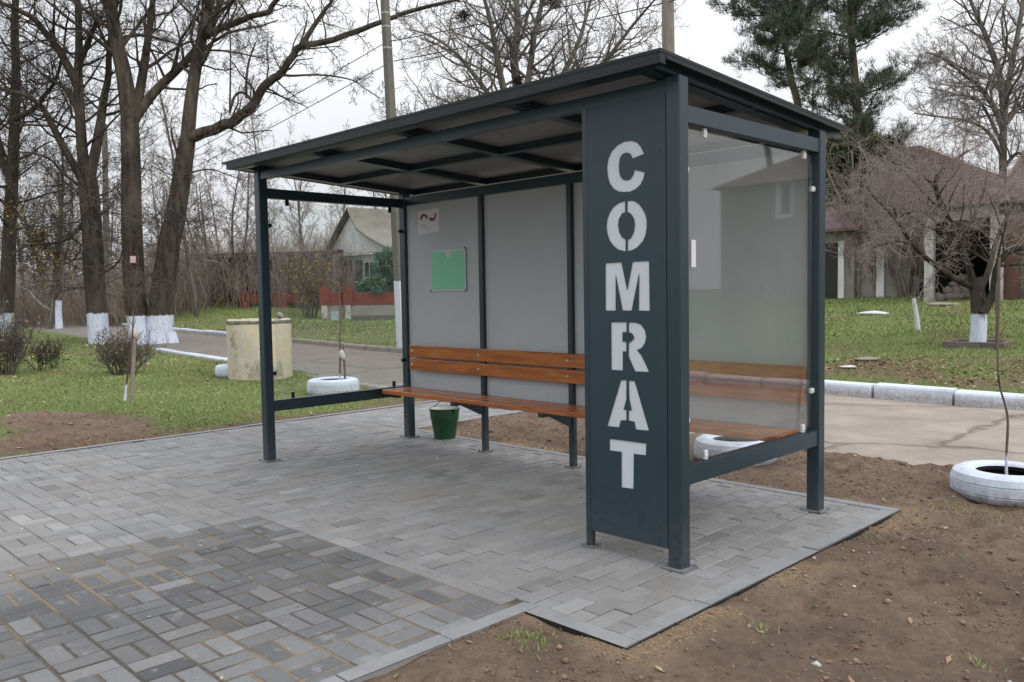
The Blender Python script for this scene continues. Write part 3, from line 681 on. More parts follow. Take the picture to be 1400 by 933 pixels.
GRN = mat('green_enamel', (.012,.062,.026), .36, .5, noise=[(9,(.012,.11,.04),.5,.75,.5)]); WEN = mat('white_enamel', (.62,.63,.60), .35)
bc = (-3.80, 1.70, .003)
B = thing('bucket', 'green enamel bucket with white inside standing under the bench', 'bucket', bc)
mbk = MB().lathe([(0,.0),(.108,0),(.112,.012),(.148,.235),(.1505,.238),(.1515,.248),(.1505,.258),(.152,.262),(.154,.272),(.153,.282),(.160,.335),(.166,.338),(.166,.346),(.160,.346),(.157,.338)], bc, 40)
for i_, v in enumerate(mbk.V): mbk.V[i_] = (bc[0]+(v[0]-bc[0])*.9, bc[1]+(v[1]-bc[1])*.9, bc[2]+(v[2]-bc[2])*.84)
mbk.build('body', GRN, B, True)
MB().lathe([(.1495*.94,.287),(.13,.21),(.096,.03),(0,.028)], bc, 40).build('lining', WEN, B, True)
for s in (-1, 1): MB().box(bc[0]+s*.154-.012, bc[0]+s*.154+.012, bc[1]-.015, bc[1]+.015, .255, .295, bev=.004).build('ear', GRN, B)
pts = [(bc[0]+.155*math.cos(R_(a)), bc[1]+.10*math.sin(R_(a)), .285+.09*math.sin(R_(a))) for a in range(0, 181, 12)]
MB().tube(pts, .004, 6).build('handle', STEEL, B, True)
# ------------------------------------------------------------------ bare trees
def norm(v):
    l = math.sqrt(v[0]*v[0]+v[1]*v[1]+v[2]*v[2]) or 1; return (v[0]/l, v[1]/l, v[2]/l)
def deflect(d, ang, az):
    ref = (1,0,0) if abs(d[2]) > .8 else (0,0,1)
    u = norm((d[1]*ref[2]-d[2]*ref[1], d[2]*ref[0]-d[0]*ref[2], d[0]*ref[1]-d[1]*ref[0]))
    v = (d[1]*u[2]-d[2]*u[1], d[2]*u[0]-d[0]*u[2], d[0]*u[1]-d[1]*u[0])
    c, s = math.cos(ang), math.sin(ang); a, b = math.cos(az), math.sin(az)
    return norm(tuple(d[i]*c+(u[i]*a+v[i]*b)*s for i in range(3)))
STD = dict(n=(7,6,5), ratio=(.55,.5,.5), ang=(50,48,42), wob=.16, up=(.05,.06,.03), rr=.55, minr=.005, seg=(7,5,4,3), maxl=3, t0=.22)
def grow(out, p, d, L, r, lvl, P, rg):
    n = P['seg'][min(lvl, len(P['seg'])-1)]; st = L/n; pts = [p]; rad = [r]; ds = [d]
    rend = max(P['minr']*.8, r*.35)
    for i in range(n):
        w = P['wob']*(1+.5*lvl)
        d = norm((d[0]+rg.gauss(0, w), d[1]+rg.gauss(0, w), d[2]+rg.gauss(0, w)*.8+P['up'][min(lvl, 2)]))
        p = (p[0]+d[0]*st, p[1]+d[1]*st, p[2]+d[2]*st); pts.append(p); ds.append(d); rad.append(r+(rend-r)*(i+1)/n)
    out.append((lvl, pts, rad))
    if lvl < P['maxl']: spawn(out, pts, rad, L, lvl, P, rg)
def spawn(out, pts, rad, L, lvl, P, rg, count=None, t0=None, Lc=None):
    k = count if count is not None else P['n'][min(lvl, len(P['n'])-1)]
    t0 = P['t0'] if t0 is None else t0; N = len(pts)-1; az = rg.uniform(0, 6.28)
    for c in range(k):
        t = t0+(1-t0)*(c+rg.random())/k; i = min(int(t*N), N-1); f = t*N-i
        a, b = pts[i], pts[i+1]; q = tuple(a[j]+(b[j]-a[j])*f for j in range(3))
        d = norm(tuple(b[j]-a[j] for j in range(3))); az += 2.4+rg.gauss(0, .4)
        dd = deflect(d, R_(P['ang'][min(lvl, 2)]*rg.uniform(.7, 1.3)), az)
        l = (Lc if Lc else L*P['ratio'][min(lvl, 2)])*rg.uniform(.65, 1.2)*(1-.45*t)
        r = max(P['minr'], (rad[i]+(rad[i+1]-rad[i])*f)*P['rr']*rg.uniform(.7, 1))
        r = min(r, l*.022+P['minr'])
        grow(out, q, dd, l, r, lvl+1, P, rg)
def tubes(lines, sides):
    Vs = []; Fs = []; base = 0; groups = {}
    for (lvl, pts, rad) in lines: groups.setdefault((len(pts), sides(lvl, rad[0])), []).append((pts, rad))
    for (n, k), g in groups.items():
        Pn = np.array([a for a, _ in g]); Rn = np.array([b for _, b in g]); M_ = len(g)
        T_ = np.empty_like(Pn); T_[:, 1:-1] = Pn[:, 2:]-Pn[:, :-2]; T_[:, 0] = Pn[:, 1]-Pn[:, 0]; T_[:, -1] = Pn[:, -1]-Pn[:, -2]
        T_ /= np.linalg.norm(T_, axis=-1, keepdims=True)+1e-9
        md = Pn[:, -1]-Pn[:, 0]; ref = np.where(np.abs(md[:, 2:3]) > .7*np.linalg.norm(md, axis=1, keepdims=True), np.array([[1.,0,0]]), np.array([[0,0,1.]]))
        U_ = np.cross(T_, ref[:, None, :]); U_ /= np.linalg.norm(U_, axis=-1, keepdims=True)+1e-9; V_ = np.cross(T_, U_)
        a = 2*np.pi*np.arange(k)/k
        ring = Pn[:, :, None, :]+Rn[:, :, None, None]*(U_[:, :, None, :]*np.cos(a)[None, None, :, None]+V_[:, :, None, :]*np.sin(a)[None, None, :, None])
        id_ = base+np.arange(M_*n*k).reshape(M_, n, k)
        q = np.stack([id_[:, :-1], np.roll(id_[:, :-1], -1, 2), np.roll(id_[:, 1:], -1, 2), id_[:, 1:]], -1).reshape(-1, 4)
        Vs.append(ring.reshape(-1, 3)); Fs.append(q); base += M_*n*k
    return np.concatenate(Vs), np.concatenate(Fs)
SID = lambda l, r: 12 if r > .12 else 8 if r > .05 else 5 if r > .02 else 3
def tree_obj(name, label, cat, base, lines, bm, tm, group=None, thick=.03, leaves=None):
    """trunk with limbs as one mesh, fine branches as the crown"""
    T = thing(name, label, cat, base, group)
    big = [l for l in lines if l[2][0] >= thick]; small = [l for l in lines if l[2][0] < thick]
    V, F = tubes(big, SID); add_mesh('trunk', V, F, bm, T, True)
    V, F = tubes(small, SID); add_mesh('crown', V, F, tm, T, False)
    if leaves: leaves(T)
    return T
def smooth_line(pts, rad, n):
    pts = np.array(pts); t = np.linspace(0, len(pts)-1, n); i = np.minimum(t.astype(int), len(pts)-2); f = (t-i)[:, None]
    p0 = pts[np.maximum(i-1, 0)]; p1 = pts[i]; p2 = pts[i+1]; p3 = pts[np.minimum(i+2, len(pts)-1)]
    q = .5*((2*p1)+(-p0+p2)*f+(2*p0-5*p1+4*p2-p3)*f*f+(-p0+3*p1-3*p2+p3)*f**3)
    return [tuple(v) for v in q], list(np.interp(t, np.arange(len(pts)), rad))
def limb(lines, px, dep, r0, r1, rg, P, kids=None, ddep=0, lvl=0, t0=.25, Lc=None, jit=.0):
    """a limb surveyed from the photograph; depth runs from dep to dep+ddep"""
    n = len(px); pts = [at(x, y, dep+ddep*(i/(n-1))**1.3) for i, (x, y) in enumerate(px)]
    rad = np.linspace(r0, r1, n)
    q, rr = smooth_line(pts, rad, max(10, 4*n)); 
    q = [tuple(np.array(p)+np.array([rg.gauss(0, 1), rg.gauss(0, 1), rg.gauss(0, 1)])*jit*r) if 0 < i < len(q)-1 else p for i, (p, r) in enumerate(zip(q, rr))]
    lines.append((0, q, rr))
    L = sum(math.dist(q[i], q[i+1]) for i in range(len(q)-1))
    if kids is None: kids = int(L*1.9)
    if kids: spawn(lines, q, rr, L, lvl, P, rg, int(kids*P.get('more', 1.45)), t0, Lc or min(3.0, max(1.4, L*.45)))
    return q
rg = random.Random(5)
HP = dict(STD, n=(9,9,7), ratio=(.52,.55,.5), ang=(58,50,45), minr=.0048, wob=.15, rr=.42)
# twin-stemmed tree by the road
b2 = hit(207, 474); D2 = float((b2-CP) @ CF); ln = []
sA = limb(ln, [(197,478),(190,440),(184,400),(180,300),(179,220),(177,165)], D2, .36, .265, rg, HP, 5, t0=.6, Lc=1.6)
limb(ln, [(178,170),(171,110),(160,60),(150,0),(138,-90),(132,-200),(120,-320)], D2, .265, .09, rg, HP, 22, -1.)
limb(ln, [(181,166),(190,130),(197,90),(203,50),(209,0),(213,-80),(225,-170)], D2, .17, .05, rg, HP, 14, .6)
limb(ln, [(184,163),(194,148),(215,122),(240,98),(262,75),(280,48),(300,10),(312,-40),(330,-110)], D2, .17, .05, rg, HP, 14, 1.5)
limb(ln, [(238,99),(243,70),(247,55),(262,32),(272,5),(280,-30)], D2+.6, .06, .025, rg, HP, 8)
sB = limb(ln, [(219,482),(219,440),(224,390),(231,335),(240,295),(249,240),(256,192)], D2, .42, .245, rg, HP, 6, t0=.5, Lc=1.5)
limb(ln, [(256,195),(261,140),(269,85),(279,40),(288,0),(300,-80),(316,-190)], D2, .22, .08, rg, HP, 18)
limb(ln, [(258,192),(267,186),(290,178),(313,169),(330,158),(344,146),(358,123),(370,110),(384,100),(398,80),(413,63),(447,57),(487,43),(530,27),(556,17),(590,8),(624,0),(665,-12)], D2, .185, .035, rg, HP, 26, -2.2, t0=.12, Lc=1.6, jit=.10)
limb(ln, [(413,62),(425,42),(436,26),(447,10),(454,0),(470,-50)], D2-1, .085, .04, rg, HP, 7, Lc=1.4)
limb(ln, [(370,112),(385,104),(401,104),(420,103),(441,103),(465,106),(484,111),(500,122),(520,135)], D2-.9, .045, .012, rg, HP, 8, t0=.4, Lc=1.0)
limb(ln, [(346,142),(335,128),(322,130),(314,154)], D2-.5, .05, .035, rg, HP, 2, Lc=.6)
limb(ln, [(314,156),(315,110),(315,57),(312,20),(309,-30)], D2-.5, .03, .018, rg, HP, 7, Lc=.8)
limb(ln, [(337,134),(337,110),(340,86),(346,68),(350,58)], D2-.5, .045, .02, rg, HP, 9, t0=.3, Lc=1.2)
limb(ln, [(281,50),(290,45),(305,38),(324,31),(345,22),(367,17),(372,8),(385,-8)], D2-.1, .12, .07, rg, HP, 9, -.8, Lc=1.4)
limb(ln, [(244,220),(241,205),(236,190),(234,176)], D2-.2, .05, .03, rg, HP, 0)
limb(ln, [(253,240),(270,234),(290,232),(308,238),(330,246)], D2-.3, .03, .012, rg, HP, 5, Lc=.9)
for k in range(54):   # low shoots along the stems
    s_ = sA if k % 2 else sB; i = rg.randrange(8, len(s_)-2); a = rg.uniform(0, 6.28)
    grow(ln, s_[i], norm((math.cos(a), math.sin(a), .35)), rg.uniform(.9, 2.8), .016, 1, HP, rg)
for px in ((186,482,-12,.6),(232,482,14,.5),(212,484,2,.9)):      # root flare
    a = at(px[0], px[1]-26, D2-.1); bq = at(px[0]+px[2]*1.1, px[1]+26, D2-px[3]*.35); ln.append((0, *smooth_line([tuple(a), tuple((a+bq)/2), tuple(bq)], [.2,.18,.08], 6)))

tree_obj('bare_tree', 'big twin-stemmed bare tree with limewashed base and a small square sign on its trunk', 'tree', (b2[0], b2[1], gz(b2[0], b2[1])-.05), ln, BARK_W, TWIG)
# straight dark tree left of it
b1 = hit(134, 470); D1 = float((b1-CP) @ CF); ln = []
sC = limb(ln, [(136,474),(133,430),(129,380),(126,320),(122,265),(119,243)], D1, .31, .29, rg, HP, 6, t0=.4, Lc=2.2)
limb(ln, [(117,248),(112,200),(109,150),(107,100),(108,60),(106,0),(100,-90),(96,-200)], D1, .18, .06, rg, HP, 22, t0=.12, Lc=2.4)
limb(ln, [(122,246),(131,205),(138,165),(142,135),(148,105),(150,60),(160,0),(170,-80)], D1, .17, .05, rg, HP, 14, 1.2, Lc=2.2)
limb(ln, [(114,250),(100,225),(82,192),(68,165),(56,145),(34,130),(10,124),(-30,110)], D1, .13, .05, rg, HP, 14, -1.5, Lc=2.2)
limb(ln, [(109,120),(95,95),(80,68),(62,45),(45,25),(20,12),(-20,-5)], D1, .15, .05, rg, HP, 14, -1.2, Lc=2.2)
limb(ln, [(110,165),(95,130),(75,112),(55,115),(40,108)], D1, .08, .03, rg, HP, 8, -.8, Lc=1.6)
limb(ln, [(107,90),(120,60),(128,40),(140,20),(150,-20)], D1, .10, .04, rg, HP, 8, .8, Lc=1.6)
limb(ln, [(110,255),(90,240),(68,218),(45,210),(25,208)], D1, .05, .02, rg, HP, 10, -1.2, t0=.2, Lc=1.6)
limb(ln, [(117,300),(95,325),(75,332),(40,335),(15,348)], D1, .06, .02, rg, HP, 9, -1.8, t0=.2, Lc=1.5)
for k in range(40):
    i = rg.randrange(len(sC)//3, len(sC)-1); a = rg.uniform(0, 6.28); grow(ln, sC[i], norm((math.cos(a), math.sin(a), rg.uniform(-.1, .4))), rg.uniform(1.2, 3.2), .017, 1, HP, rg)
tree_obj('bare_tree', 'dark bare tree with limewashed base left of the twin-stemmed tree', 'tree', (b1[0], b1[1], gz(b1[0], b1[1])-.05), ln, BARK_W, TWIGD)
# tree on the left border of the view, a few yellow leaves left
b0 = hit(8, 468); D0 = float((b0-CP) @ CF); ln = []
sD = limb(ln, [(6,472),(10,400),(13,320),(17,240),(20,170),(22,100),(20,30),(24,-60),(18,-170)], D0, .26, .07, rg, HP, 30, t0=.25, Lc=2.4)
limb(ln, [(14,165),(30,158),(45,150),(60,132),(75,112),(85,80)], D0-1, .11, .04, rg, HP, 10, -1, Lc=1.8)
limb(ln, [(16,250),(-5,190),(-20,120),(-30,40),(-40,-60)], D0, .17, .06, rg, HP, 16, Lc=2.2)
limb(ln, [(15,290),(30,300),(50,322),(65,345),(80,372)], D0-1.5, .05, .02, rg, HP, 12, -1, t0=.1, Lc=1.5)
for k in range(40):
    i = rg.randrange(len(sD)//4, len(sD)*2//3); a = rg.uniform(0, 6.28); grow(ln, sD[i], norm((math.cos(a), math.sin(a), rg.uniform(-.1, .4))), rg.uniform(1.2, 3.4), .017, 1, HP, rg)
def leaf_mesh(T, name, pts, size, cols, m=None, rgn=None, parent=None):
    pts = np.asarray(pts); n = len(pts); r = np.random.default_rng(3)
    a = r.normal(size=(n, 3)); a /= np.linalg.norm(a, axis=1, keepdims=True); b = np.cross(a, r.normal(size=(n, 3))); b /= np.linalg.norm(b, axis=1, keepdims=True)
    s = size*r.uniform(.6, 1.3, (n, 1)); V = np.stack([pts-a*s, pts+b*s*.5, pts+a*s, pts-b*s*.5], 1).reshape(-1, 3)
    c = np.asarray(cols)[r.integers(0, len(cols), n)]*r.uniform(.75, 1.2, (n, 1))
    return add_mesh(name, V, np.arange(4*n).reshape(n, 4), m or LEAFM, T, col={'tint': np.repeat(c, 4, 0)})
YEL = [(.25,.17,.035),(.20,.12,.04),(.30,.22,.06)]
def lv(T):
    tw = [l for l in ln if l[0] >= 2 and l[1][-1][2] < 6.5]; q = []
    for l in tw:
        if rg.random() < .16:
            for _ in range(5): q.append(np.array(rg.choice(l[1]))+np.array([rg.gauss(0, .12) for _ in range(3)]))
    leaf_mesh(T, 'foliage', q, .045, YEL)
tree_obj('bare_tree', 'bare tree keeping a few yellow leaves at the left border of the photo', 'tree', (b0[0], b0[1], gz(b0[0], b0[1])-.05), ln, BARK_W, TWIGD, leaves=lv)
# small sign on the twin tree
p = at(182, 355, D2-.42)
T = thing('trunk_notice', 'small square white notice with red rim nailed to the twin-stemmed tree trunk', 'sign', p)
MB().box(p[0]-.12, p[0]+.12, p[1]-.01, p[1]+.0, p[2]-.13, p[2]+.13).build('frame', STRED, T)
MB().box(p[0]-.085, p[0]+.085, p[1]-.014, p[1]-.0105, p[2]-.095, p[2]+.095).build('face', PAPER, T)
T.rotation_euler.z = R_(42)

# wide bare tree beyond the road behind the shelter, with nests
def proto(seed, H, r0, crown, P, nl=7, lean=.05, multi=1, t0=.3, upl=.1):
    g = random.Random(seed); o_ = []
    for s in range(multi):
        d = norm((g.gauss(0, lean*(1+2*(multi > 1))), g.gauss(0, lean*(1+2*(multi > 1))), 1)); n = 9; pts = [(g.gauss(0, .1*(multi > 1)), g.gauss(0, .1*(multi > 1)), -.1)]; rad = [r0*1.25]
        for i in range(n):
            d = norm((d[0]+g.gauss(0, .06), d[1]+g.gauss(0, .06), d[2]+.06)); pts.append(tuple(pts[-1][j]+d[j]*H/n for j in range(3))); rad.append(r0*(1-.85*(i+1)/n)+.012)
        o_.append((0, pts, rad)); PP = dict(P, up=(upl, .08, .04))
        spawn(o_, pts, rad, H, 0, PP, g, nl, t0, crown)
    return o_
def shift(lines, o): return [(l, [(p[0]+o[0], p[1]+o[1], p[2]+o[2]) for p in pts], rad) for l, pts, rad in lines]
PT2 = dict(STD, more=1.8, n=(8,8,7), ang=(48,46,42), ratio=(.5,.55,.5), minr=.006, wob=.14)
DB = 27.; pb = at(703, 250, DB); zb = bh(pb[0], pb[1]); ln = []
limb(ln, [(700,395),(702,300),(703,220),(706,172)], DB, .30, .24, rg, PT2, 0)
limb(ln, [(706,175),(707,120),(703,80),(708,30),(704,-30),(712,-110)], DB, .19, .05, rg, PT2, 18, 1, Lc=2.6)
limb(ln, [(704,180),(722,110),(732,40),(748,-20),(760,-90)], DB, .13, .04, rg, PT2, 14, -1.5, Lc=2.6)
limb(ln, [(704,165),(688,120),(678,70),(668,20),(650,-40)], DB, .14, .04, rg, PT2, 13, -1, Lc=2.6)
limb(ln, [(705,195),(680,160),(650,150),(625,152),(595,160),(570,172),(548,190)], DB, .12, .025, rg, PT2, 18, -2, t0=.15, Lc=2.2)
limb(ln, [(705,185),(675,140),(650,105),(620,70),(590,50),(560,40)], DB, .11, .02, rg, PT2, 16, 1.5, t0=.2, Lc=2.4)
limb(ln, [(708,190),(735,150),(765,110),(790,60),(805,10),(820,-50)], DB, .14, .03, rg, PT2, 16, 1, t0=.2, Lc=2.4)
limb(ln, [(709,195),(745,160),(790,120),(830,80),(865,35),(895,0)], DB, .12, .025, rg, PT2, 18, -2.5, t0=.15, Lc=2.4)
limb(ln, [(710,205),(760,180),(820,150),(870,120),(900,95)], DB, .09, .02, rg, PT2, 15, 1.5, t0=.15, Lc=2.0)
T = tree_obj('bare_tree', 'wide bare tree with nests rising behind the shelter roof between the two poles', 'tree', (pb[0], pb[1], zb-.1), ln, BARK_G, TWIG_G)
for (x, y, r) in ((634,22,.32),(757,4,.26),(709,110,.18)):
    c = at(x, y, DB-.3); N_ = thing('bird_nest', {634: 'dark bird nest in the bare tree behind the shelter, nearest the concrete pole', 757: 'dark bird nest high in the middle of the bare tree behind the shelter', 709: 'small dark nest low by the trunk of the bare tree behind the shelter'}[x], 'nest', c, 'nests in the bare tree')
    g = random.Random(x); q = []
    for k in range(170):
        v = np.array([g.gauss(0, 1) for _ in range(3)]); v /= np.linalg.norm(v); s0 = c+v*r*g.random()**.5*np.array([1,1,.75]); v2 = np.array([g.gauss(0, 1), g.gauss(0, 1), g.gauss(0, .5)]); v2 /= np.linalg.norm(v2)
        q.append((3, [tuple(s0-v2*r*.4), tuple(s0), tuple(s0+v2*r*.4)], [.008,.010,.006]))
    V, F = tubes(q, lambda l, r_: 3); add_mesh('twigs', V, F, TWIGD, N_)
# bare tree at the right border
DR = 29.; pb = at(1372, 380, DR); ln = []
PR = dict(STD, n=(9,9,7), ang=(52,48,42), ratio=(.55,.55,.5), more=2., minr=.0048, wob=.13)
limb(ln, [(1368,420),(1370,330),(1371,250),(1372,180),(1376,130),(1385,80),(1396,20),(1405,-60),(1412,-160)], DR, .155, .05, rg, PR, 16, t0=.35, Lc=2.8)
limb(ln, [(1372,180),(1360,150),(1340,120),(1315,100),(1290,80),(1265,72)], DR, .10, .02, rg, PR, 17, -1.5, t0=.15, Lc=2.0)
limb(ln, [(1373,170),(1368,110),(1352,60),(1335,20),(1320,-20),(1310,-80)], DR, .13, .03, rg, PR, 18, 1, t0=.15, Lc=2.4)
limb(ln, [(1371,215),(1350,180),(1320,165),(1285,160),(1250,155)], DR, .07, .02, rg, PR, 14, -2, t0=.15, Lc=1.8)
limb(ln, [(1371,200),(1340,140),(1310,130),(1270,120)], DR, .06, .02, rg, PR, 12, 1.8, t0=.15, Lc=1.8)
limb(ln, [(1374,170),(1390,150),(1405,140),(1430,100),(1450,40)], DR, .10, .03, rg, PR, 14, .5, t0=.15, Lc=2.2)
limb(ln, [(1373,230),(1390,210),(1410,215),(1440,200)], DR, .07, .03, rg, PR, 10, -1, t0=.15, Lc=1.8)
tree_obj('bare_tree', 'tall grey bare tree at the right border behind the small pruned tree', 'tree', (pb[0], pb[1], gz(pb[0], pb[1])-.1), ln, BARK_G, TWIG_G)
# pruned fruit tree in its square bed
pc = hit(1338, 470); DC = float((pc-CP) @ CF); ln = []
PC = dict(STD, n=(9,9,7), ang=(52,48,44), ratio=(.60,.55,.5), more=1.0, minr=.0028, wob=.16, up=(.04,.03,.02), rr=.5)
limb(ln, [(1336,476),(1338,450),(1338,425),(1336,395),(1333,380)], DC, .135, .11, rg, PC, 0)
limb(ln, [(1334,392),(1322,360),(1310,330),(1296,300),(1285,275),(1277,248)], DC, .062, .04, rg, PC, 17, t0=.35, Lc=1.3)
limb(ln, [(1330,392),(1312,385),(1290,370),(1265,352),(1245,330),(1230,305),(1222,285)], DC, .06, .02, rg, PC, 20, -.8, t0=.3, Lc=1.25)
limb(ln, [(1340,395),(1350,375),(1357,350),(1362,330),(1375,300),(1385,270)], DC, .06, .025, rg, PC, 16, .8, t0=.3, Lc=1.3)
limb(ln, [(1344,428),(1352,415),(1358,400),(1362,370),(1372,350),(1385,342),(1405,340),(1430,345)], DC-.15, .075, .03, rg, PC, 14, -.6, t0=.35, Lc=1.2)
limb(ln, [(1247,333),(1225,330),(1205,335),(1190,340)], DC-.7, .025, .01, rg, PC, 9, -.3, t0=.15, Lc=.9)
limb(ln, [(1296,302),(1270,290),(1240,292),(1215,305),(1200,312)], DC-.1, .03, .012, rg, PC, 13, .5, t0=.15, Lc=1.0)
limb(ln, [(1280,258),(1262,240),(1240,228),(1220,222)], DC-.1, .03, .012, rg, PC, 13, -.7, t0=.1, Lc=1.0)
limb(ln, [(1279,252),(1290,232),(1310,215),(1325,205)], DC+.1, .03, .012, rg, PC, 12, .5, t0=.1, Lc=1.0)
limb(ln, [(1315,340),(1330,300),(1345,260),(1350,230)], DC+.3, .035, .015, rg, PC, 12, .8, t0=.2, Lc=1.1)
limb(ln, [(1235,315),(1215,290),(1195,270),(1185,255)], DC-.8, .025, .01, rg, PC, 12, .2, t0=.1, Lc=1.0)
tree_obj('fruit_tree', 'small pruned fruit tree with limewashed forked trunk in a square kerbed bed', 'tree', (pc[0], pc[1], gz(pc[0], pc[1])-.03), ln, BARK_C, TWIG_C, thick=.018)
# bush of grey twigs left of it, in front of the pink-roofed house
def shrub(label, base, h, spread, n, seed, tm, name='shrub', cat='shrub', leaves=None, group=None, minr=.004, lvl=2, cols=None, ls=.03):
    g = random.Random(seed); o_ = []; P = dict(STD, n=(6,5,4), ang=(38,42,42), ratio=(.55,.5,.5), minr=minr, wob=.14, maxl=lvl, seg=(7,4,3,3), up=(.10,.05,.02))
    for k in range(n):
        a = g.uniform(0, 6.28); e = g.random()**.6*spread
        grow(o_, (math.cos(a)*e*.35, math.sin(a)*e*.35, -.03), norm((math.cos(a)*e/h*1.1, math.sin(a)*e/h*1.1, 1)), h*g.uniform(.6, 1.05), max(minr*1.6, h*.010), 0, P, g)
    T = thing(name, label, cat, base, group); V, F = tubes(shift(o_, base), SID); add_mesh('stems', V, F, tm, T)
    if leaves:
        pts = [np.array(g.choice(l[1]))+np.array(base)+np.array([g.gauss(0, .05) for _ in range(3)]) for l in (g.choice(o_) for _ in range(leaves))]
        leaf_mesh(T, 'foliage', pts, ls, cols)
    return T

# thin background trees beyond the road: four kinds, copied
def bproto(seed, H, r0, crown, P, **k):
    o_ = proto(seed, H, r0, crown, P, **k); T = bpy.data.objects.new('bare_tree', None); COL.objects.link(T)
    V, F = tubes([l for l in o_ if l[0] == 0], SID); add_mesh('trunk', V, F, BARK_G, T, True)
    V, F = tubes([l for l in o_ if l[0] > 0], lambda l, r: 5 if r > .03 else 3); add_mesh('crown', V, F, TWIG_G if seed % 2 else TWIG_B, T)
    return T
PB = dict(STD, n=(8,8,6), ang=(42,44,42), ratio=(.5,.5,.5), minr=.010, wob=.14)
PP_ = [bproto(1, 11, .11, 3.4, PB, nl=18, t0=.2), bproto(2, 9.5, .10, 3.8, PB, nl=18, t0=.15), bproto(3, 8, .09, 2.4, PB, nl=15, multi=3, lean=.10, t0=.12), bproto(4, 12, .09, 2.6, dict(PB, ang=(30,38,40)), nl=22, t0=.15, upl=.2)]
wood = [(14,52,1),(30,44,0),(48,58,3),(62,40,2),(85,62,1),(118,56,0),(160,60,1),(222,64,0),(243,47,2),(268,43,3),(296,49,2),(308,66,3),(332,46,2),(372,57,3),(384,64,1),(411,68,0),(424,58,3),(448,72,1),(462,62,3),(520,70,0),(548,60,1),(585,66,3)]
used = set()
for k, (px, dep, kd) in enumerate(wood):
    p = at(px, 405, dep); z = bh(p[0], p[1])-.1
    if kd not in used: T = PP_[kd]; used.add(kd)
    else: T = copy_tree(PP_[kd])
    T.location = (p[0], p[1], z); T.rotation_euler.z = rg.uniform(0, 6.28); s = rg.uniform(.8, 1.15); T.scale = (s, s, s)
    setp(T, 'thin bare tree in the far wood beyond the road on the left', 'tree', 'bare trees of the far wood')
for px, dep, kd, s in ((1120,44,0,1.1),(1225,46,2,.95),(1300,48,3,.9),(1345,42,1,.8),(1420,40,0,1.),(1290,40,2,.75)):
    p = at(px, 395, dep); T = copy_tree(PP_[kd]); T.location = (p[0], p[1], bh(p[0], p[1])-.1); T.rotation_euler.z = rg.uniform(0, 6.28); T.scale = (s, s, s)
    setp(T, 'bare grey tree standing behind the brown-roofed house on the right', 'tree', 'bare trees behind the right house')
# the two slim limewashed trunks across the road
for k, (px, py, dep, lab) in enumerate(((80,431,40,'slim bare tree with limewashed base across the road, nearest the dark bare tree'),(66,422,46,'slim bare tree with limewashed base across the road, farther and paler of two'))):
    p = at(px, py, dep); o_ = shift(proto(40+k, 9, .15, 2.2, PB, nl=14, t0=.3), (p[0], p[1], bh(p[0], p[1])))
    tree_obj('bare_tree', lab, 'tree', (p[0], p[1], bh(p[0], p[1])-.05), o_, bark('washed_'+'ab'[k], (.09,.075,.065), (.05,.042,.036), 1.5), TWIG, 'slim limewashed trees')
# undergrowth of the far wood
g = random.Random(21); o_ = []
PU = dict(STD, n=(6,3,3), ang=(38,35,40), ratio=(.5,.45,.5), minr=.008, wob=.1, maxl=1, up=(.12,.1,.05), seg=(5,3,3))
for k in range(5200):
    px = g.uniform(-60, 470) if k < 4700 else g.uniform(470, 620); dep = g.uniform(44, 66) if px > 250 else g.uniform(42, 60)
    p = at(px, 405, dep); z = bh(p[0], p[1]); h = g.uniform(1.0, 3.8)*(.6+.8*float(vnoise(np.array(px/35.), np.array(dep/6.))))
    grow(o_, (p[0], p[1], z-.1), norm((g.gauss(0, .3), g.gauss(0, .3), 1)), h, g.uniform(.008, .019), 0, PU, g)
V, F = tubes(o_, lambda l, r: 3); b_ = random.Random(2)
UB = mat('undergrowth_twigs', (.33,.27,.23), .9, .1, noise=[(.35,(.25,.205,.175),.4,.65,.9),(.6,(.21,.165,.12),.5,.7,.4)])
setp(add_mesh('undergrowth', V, F, UB), 'brown tangle of leafless undergrowth along the far wood', 'undergrowth', kind='stuff')
# ------------------------------------------------------------------ pines and evergreens
DGR = np.array([(.072,.100,.068),(.092,.118,.076),(.112,.135,.084),(.060,.084,.064)])
def tufts(T, name, P0, D, ln_, k, w, cols, seed, spread=.55):
    r = np.random.default_rng(seed); P0 = np.repeat(np.asarray(P0), k, 0); D = np.repeat(np.asarray(D), k, 0); n = len(P0)
    d = D+r.normal(size=(n, 3))*spread; d /= np.linalg.norm(d, axis=1, keepdims=True)
    s = np.cross(d, r.normal(size=(n, 3))); s /= np.linalg.norm(s, axis=1, keepdims=True)
    L_ = ln_*r.uniform(.6, 1.25, (n, 1)); o_ = P0+r.normal(size=(n, 3))*ln_*.22
    V = np.stack([o_-s*w, o_+s*w, o_+d*L_+s*w*.3, o_+d*L_-s*w*.3], 1).reshape(-1, 3)
    c = cols[r.integers(0, len(cols), n//k)]*r.uniform(.7, 1.35, (n//k, 1)); c = np.repeat(c, k, 0)*r.uniform(.85, 1.15, (n, 1))
    return add_mesh(name, V, np.arange(4*n).reshape(n, 4), NEEDLE, T, col={'tint': np.repeat(c, 4, 0)})
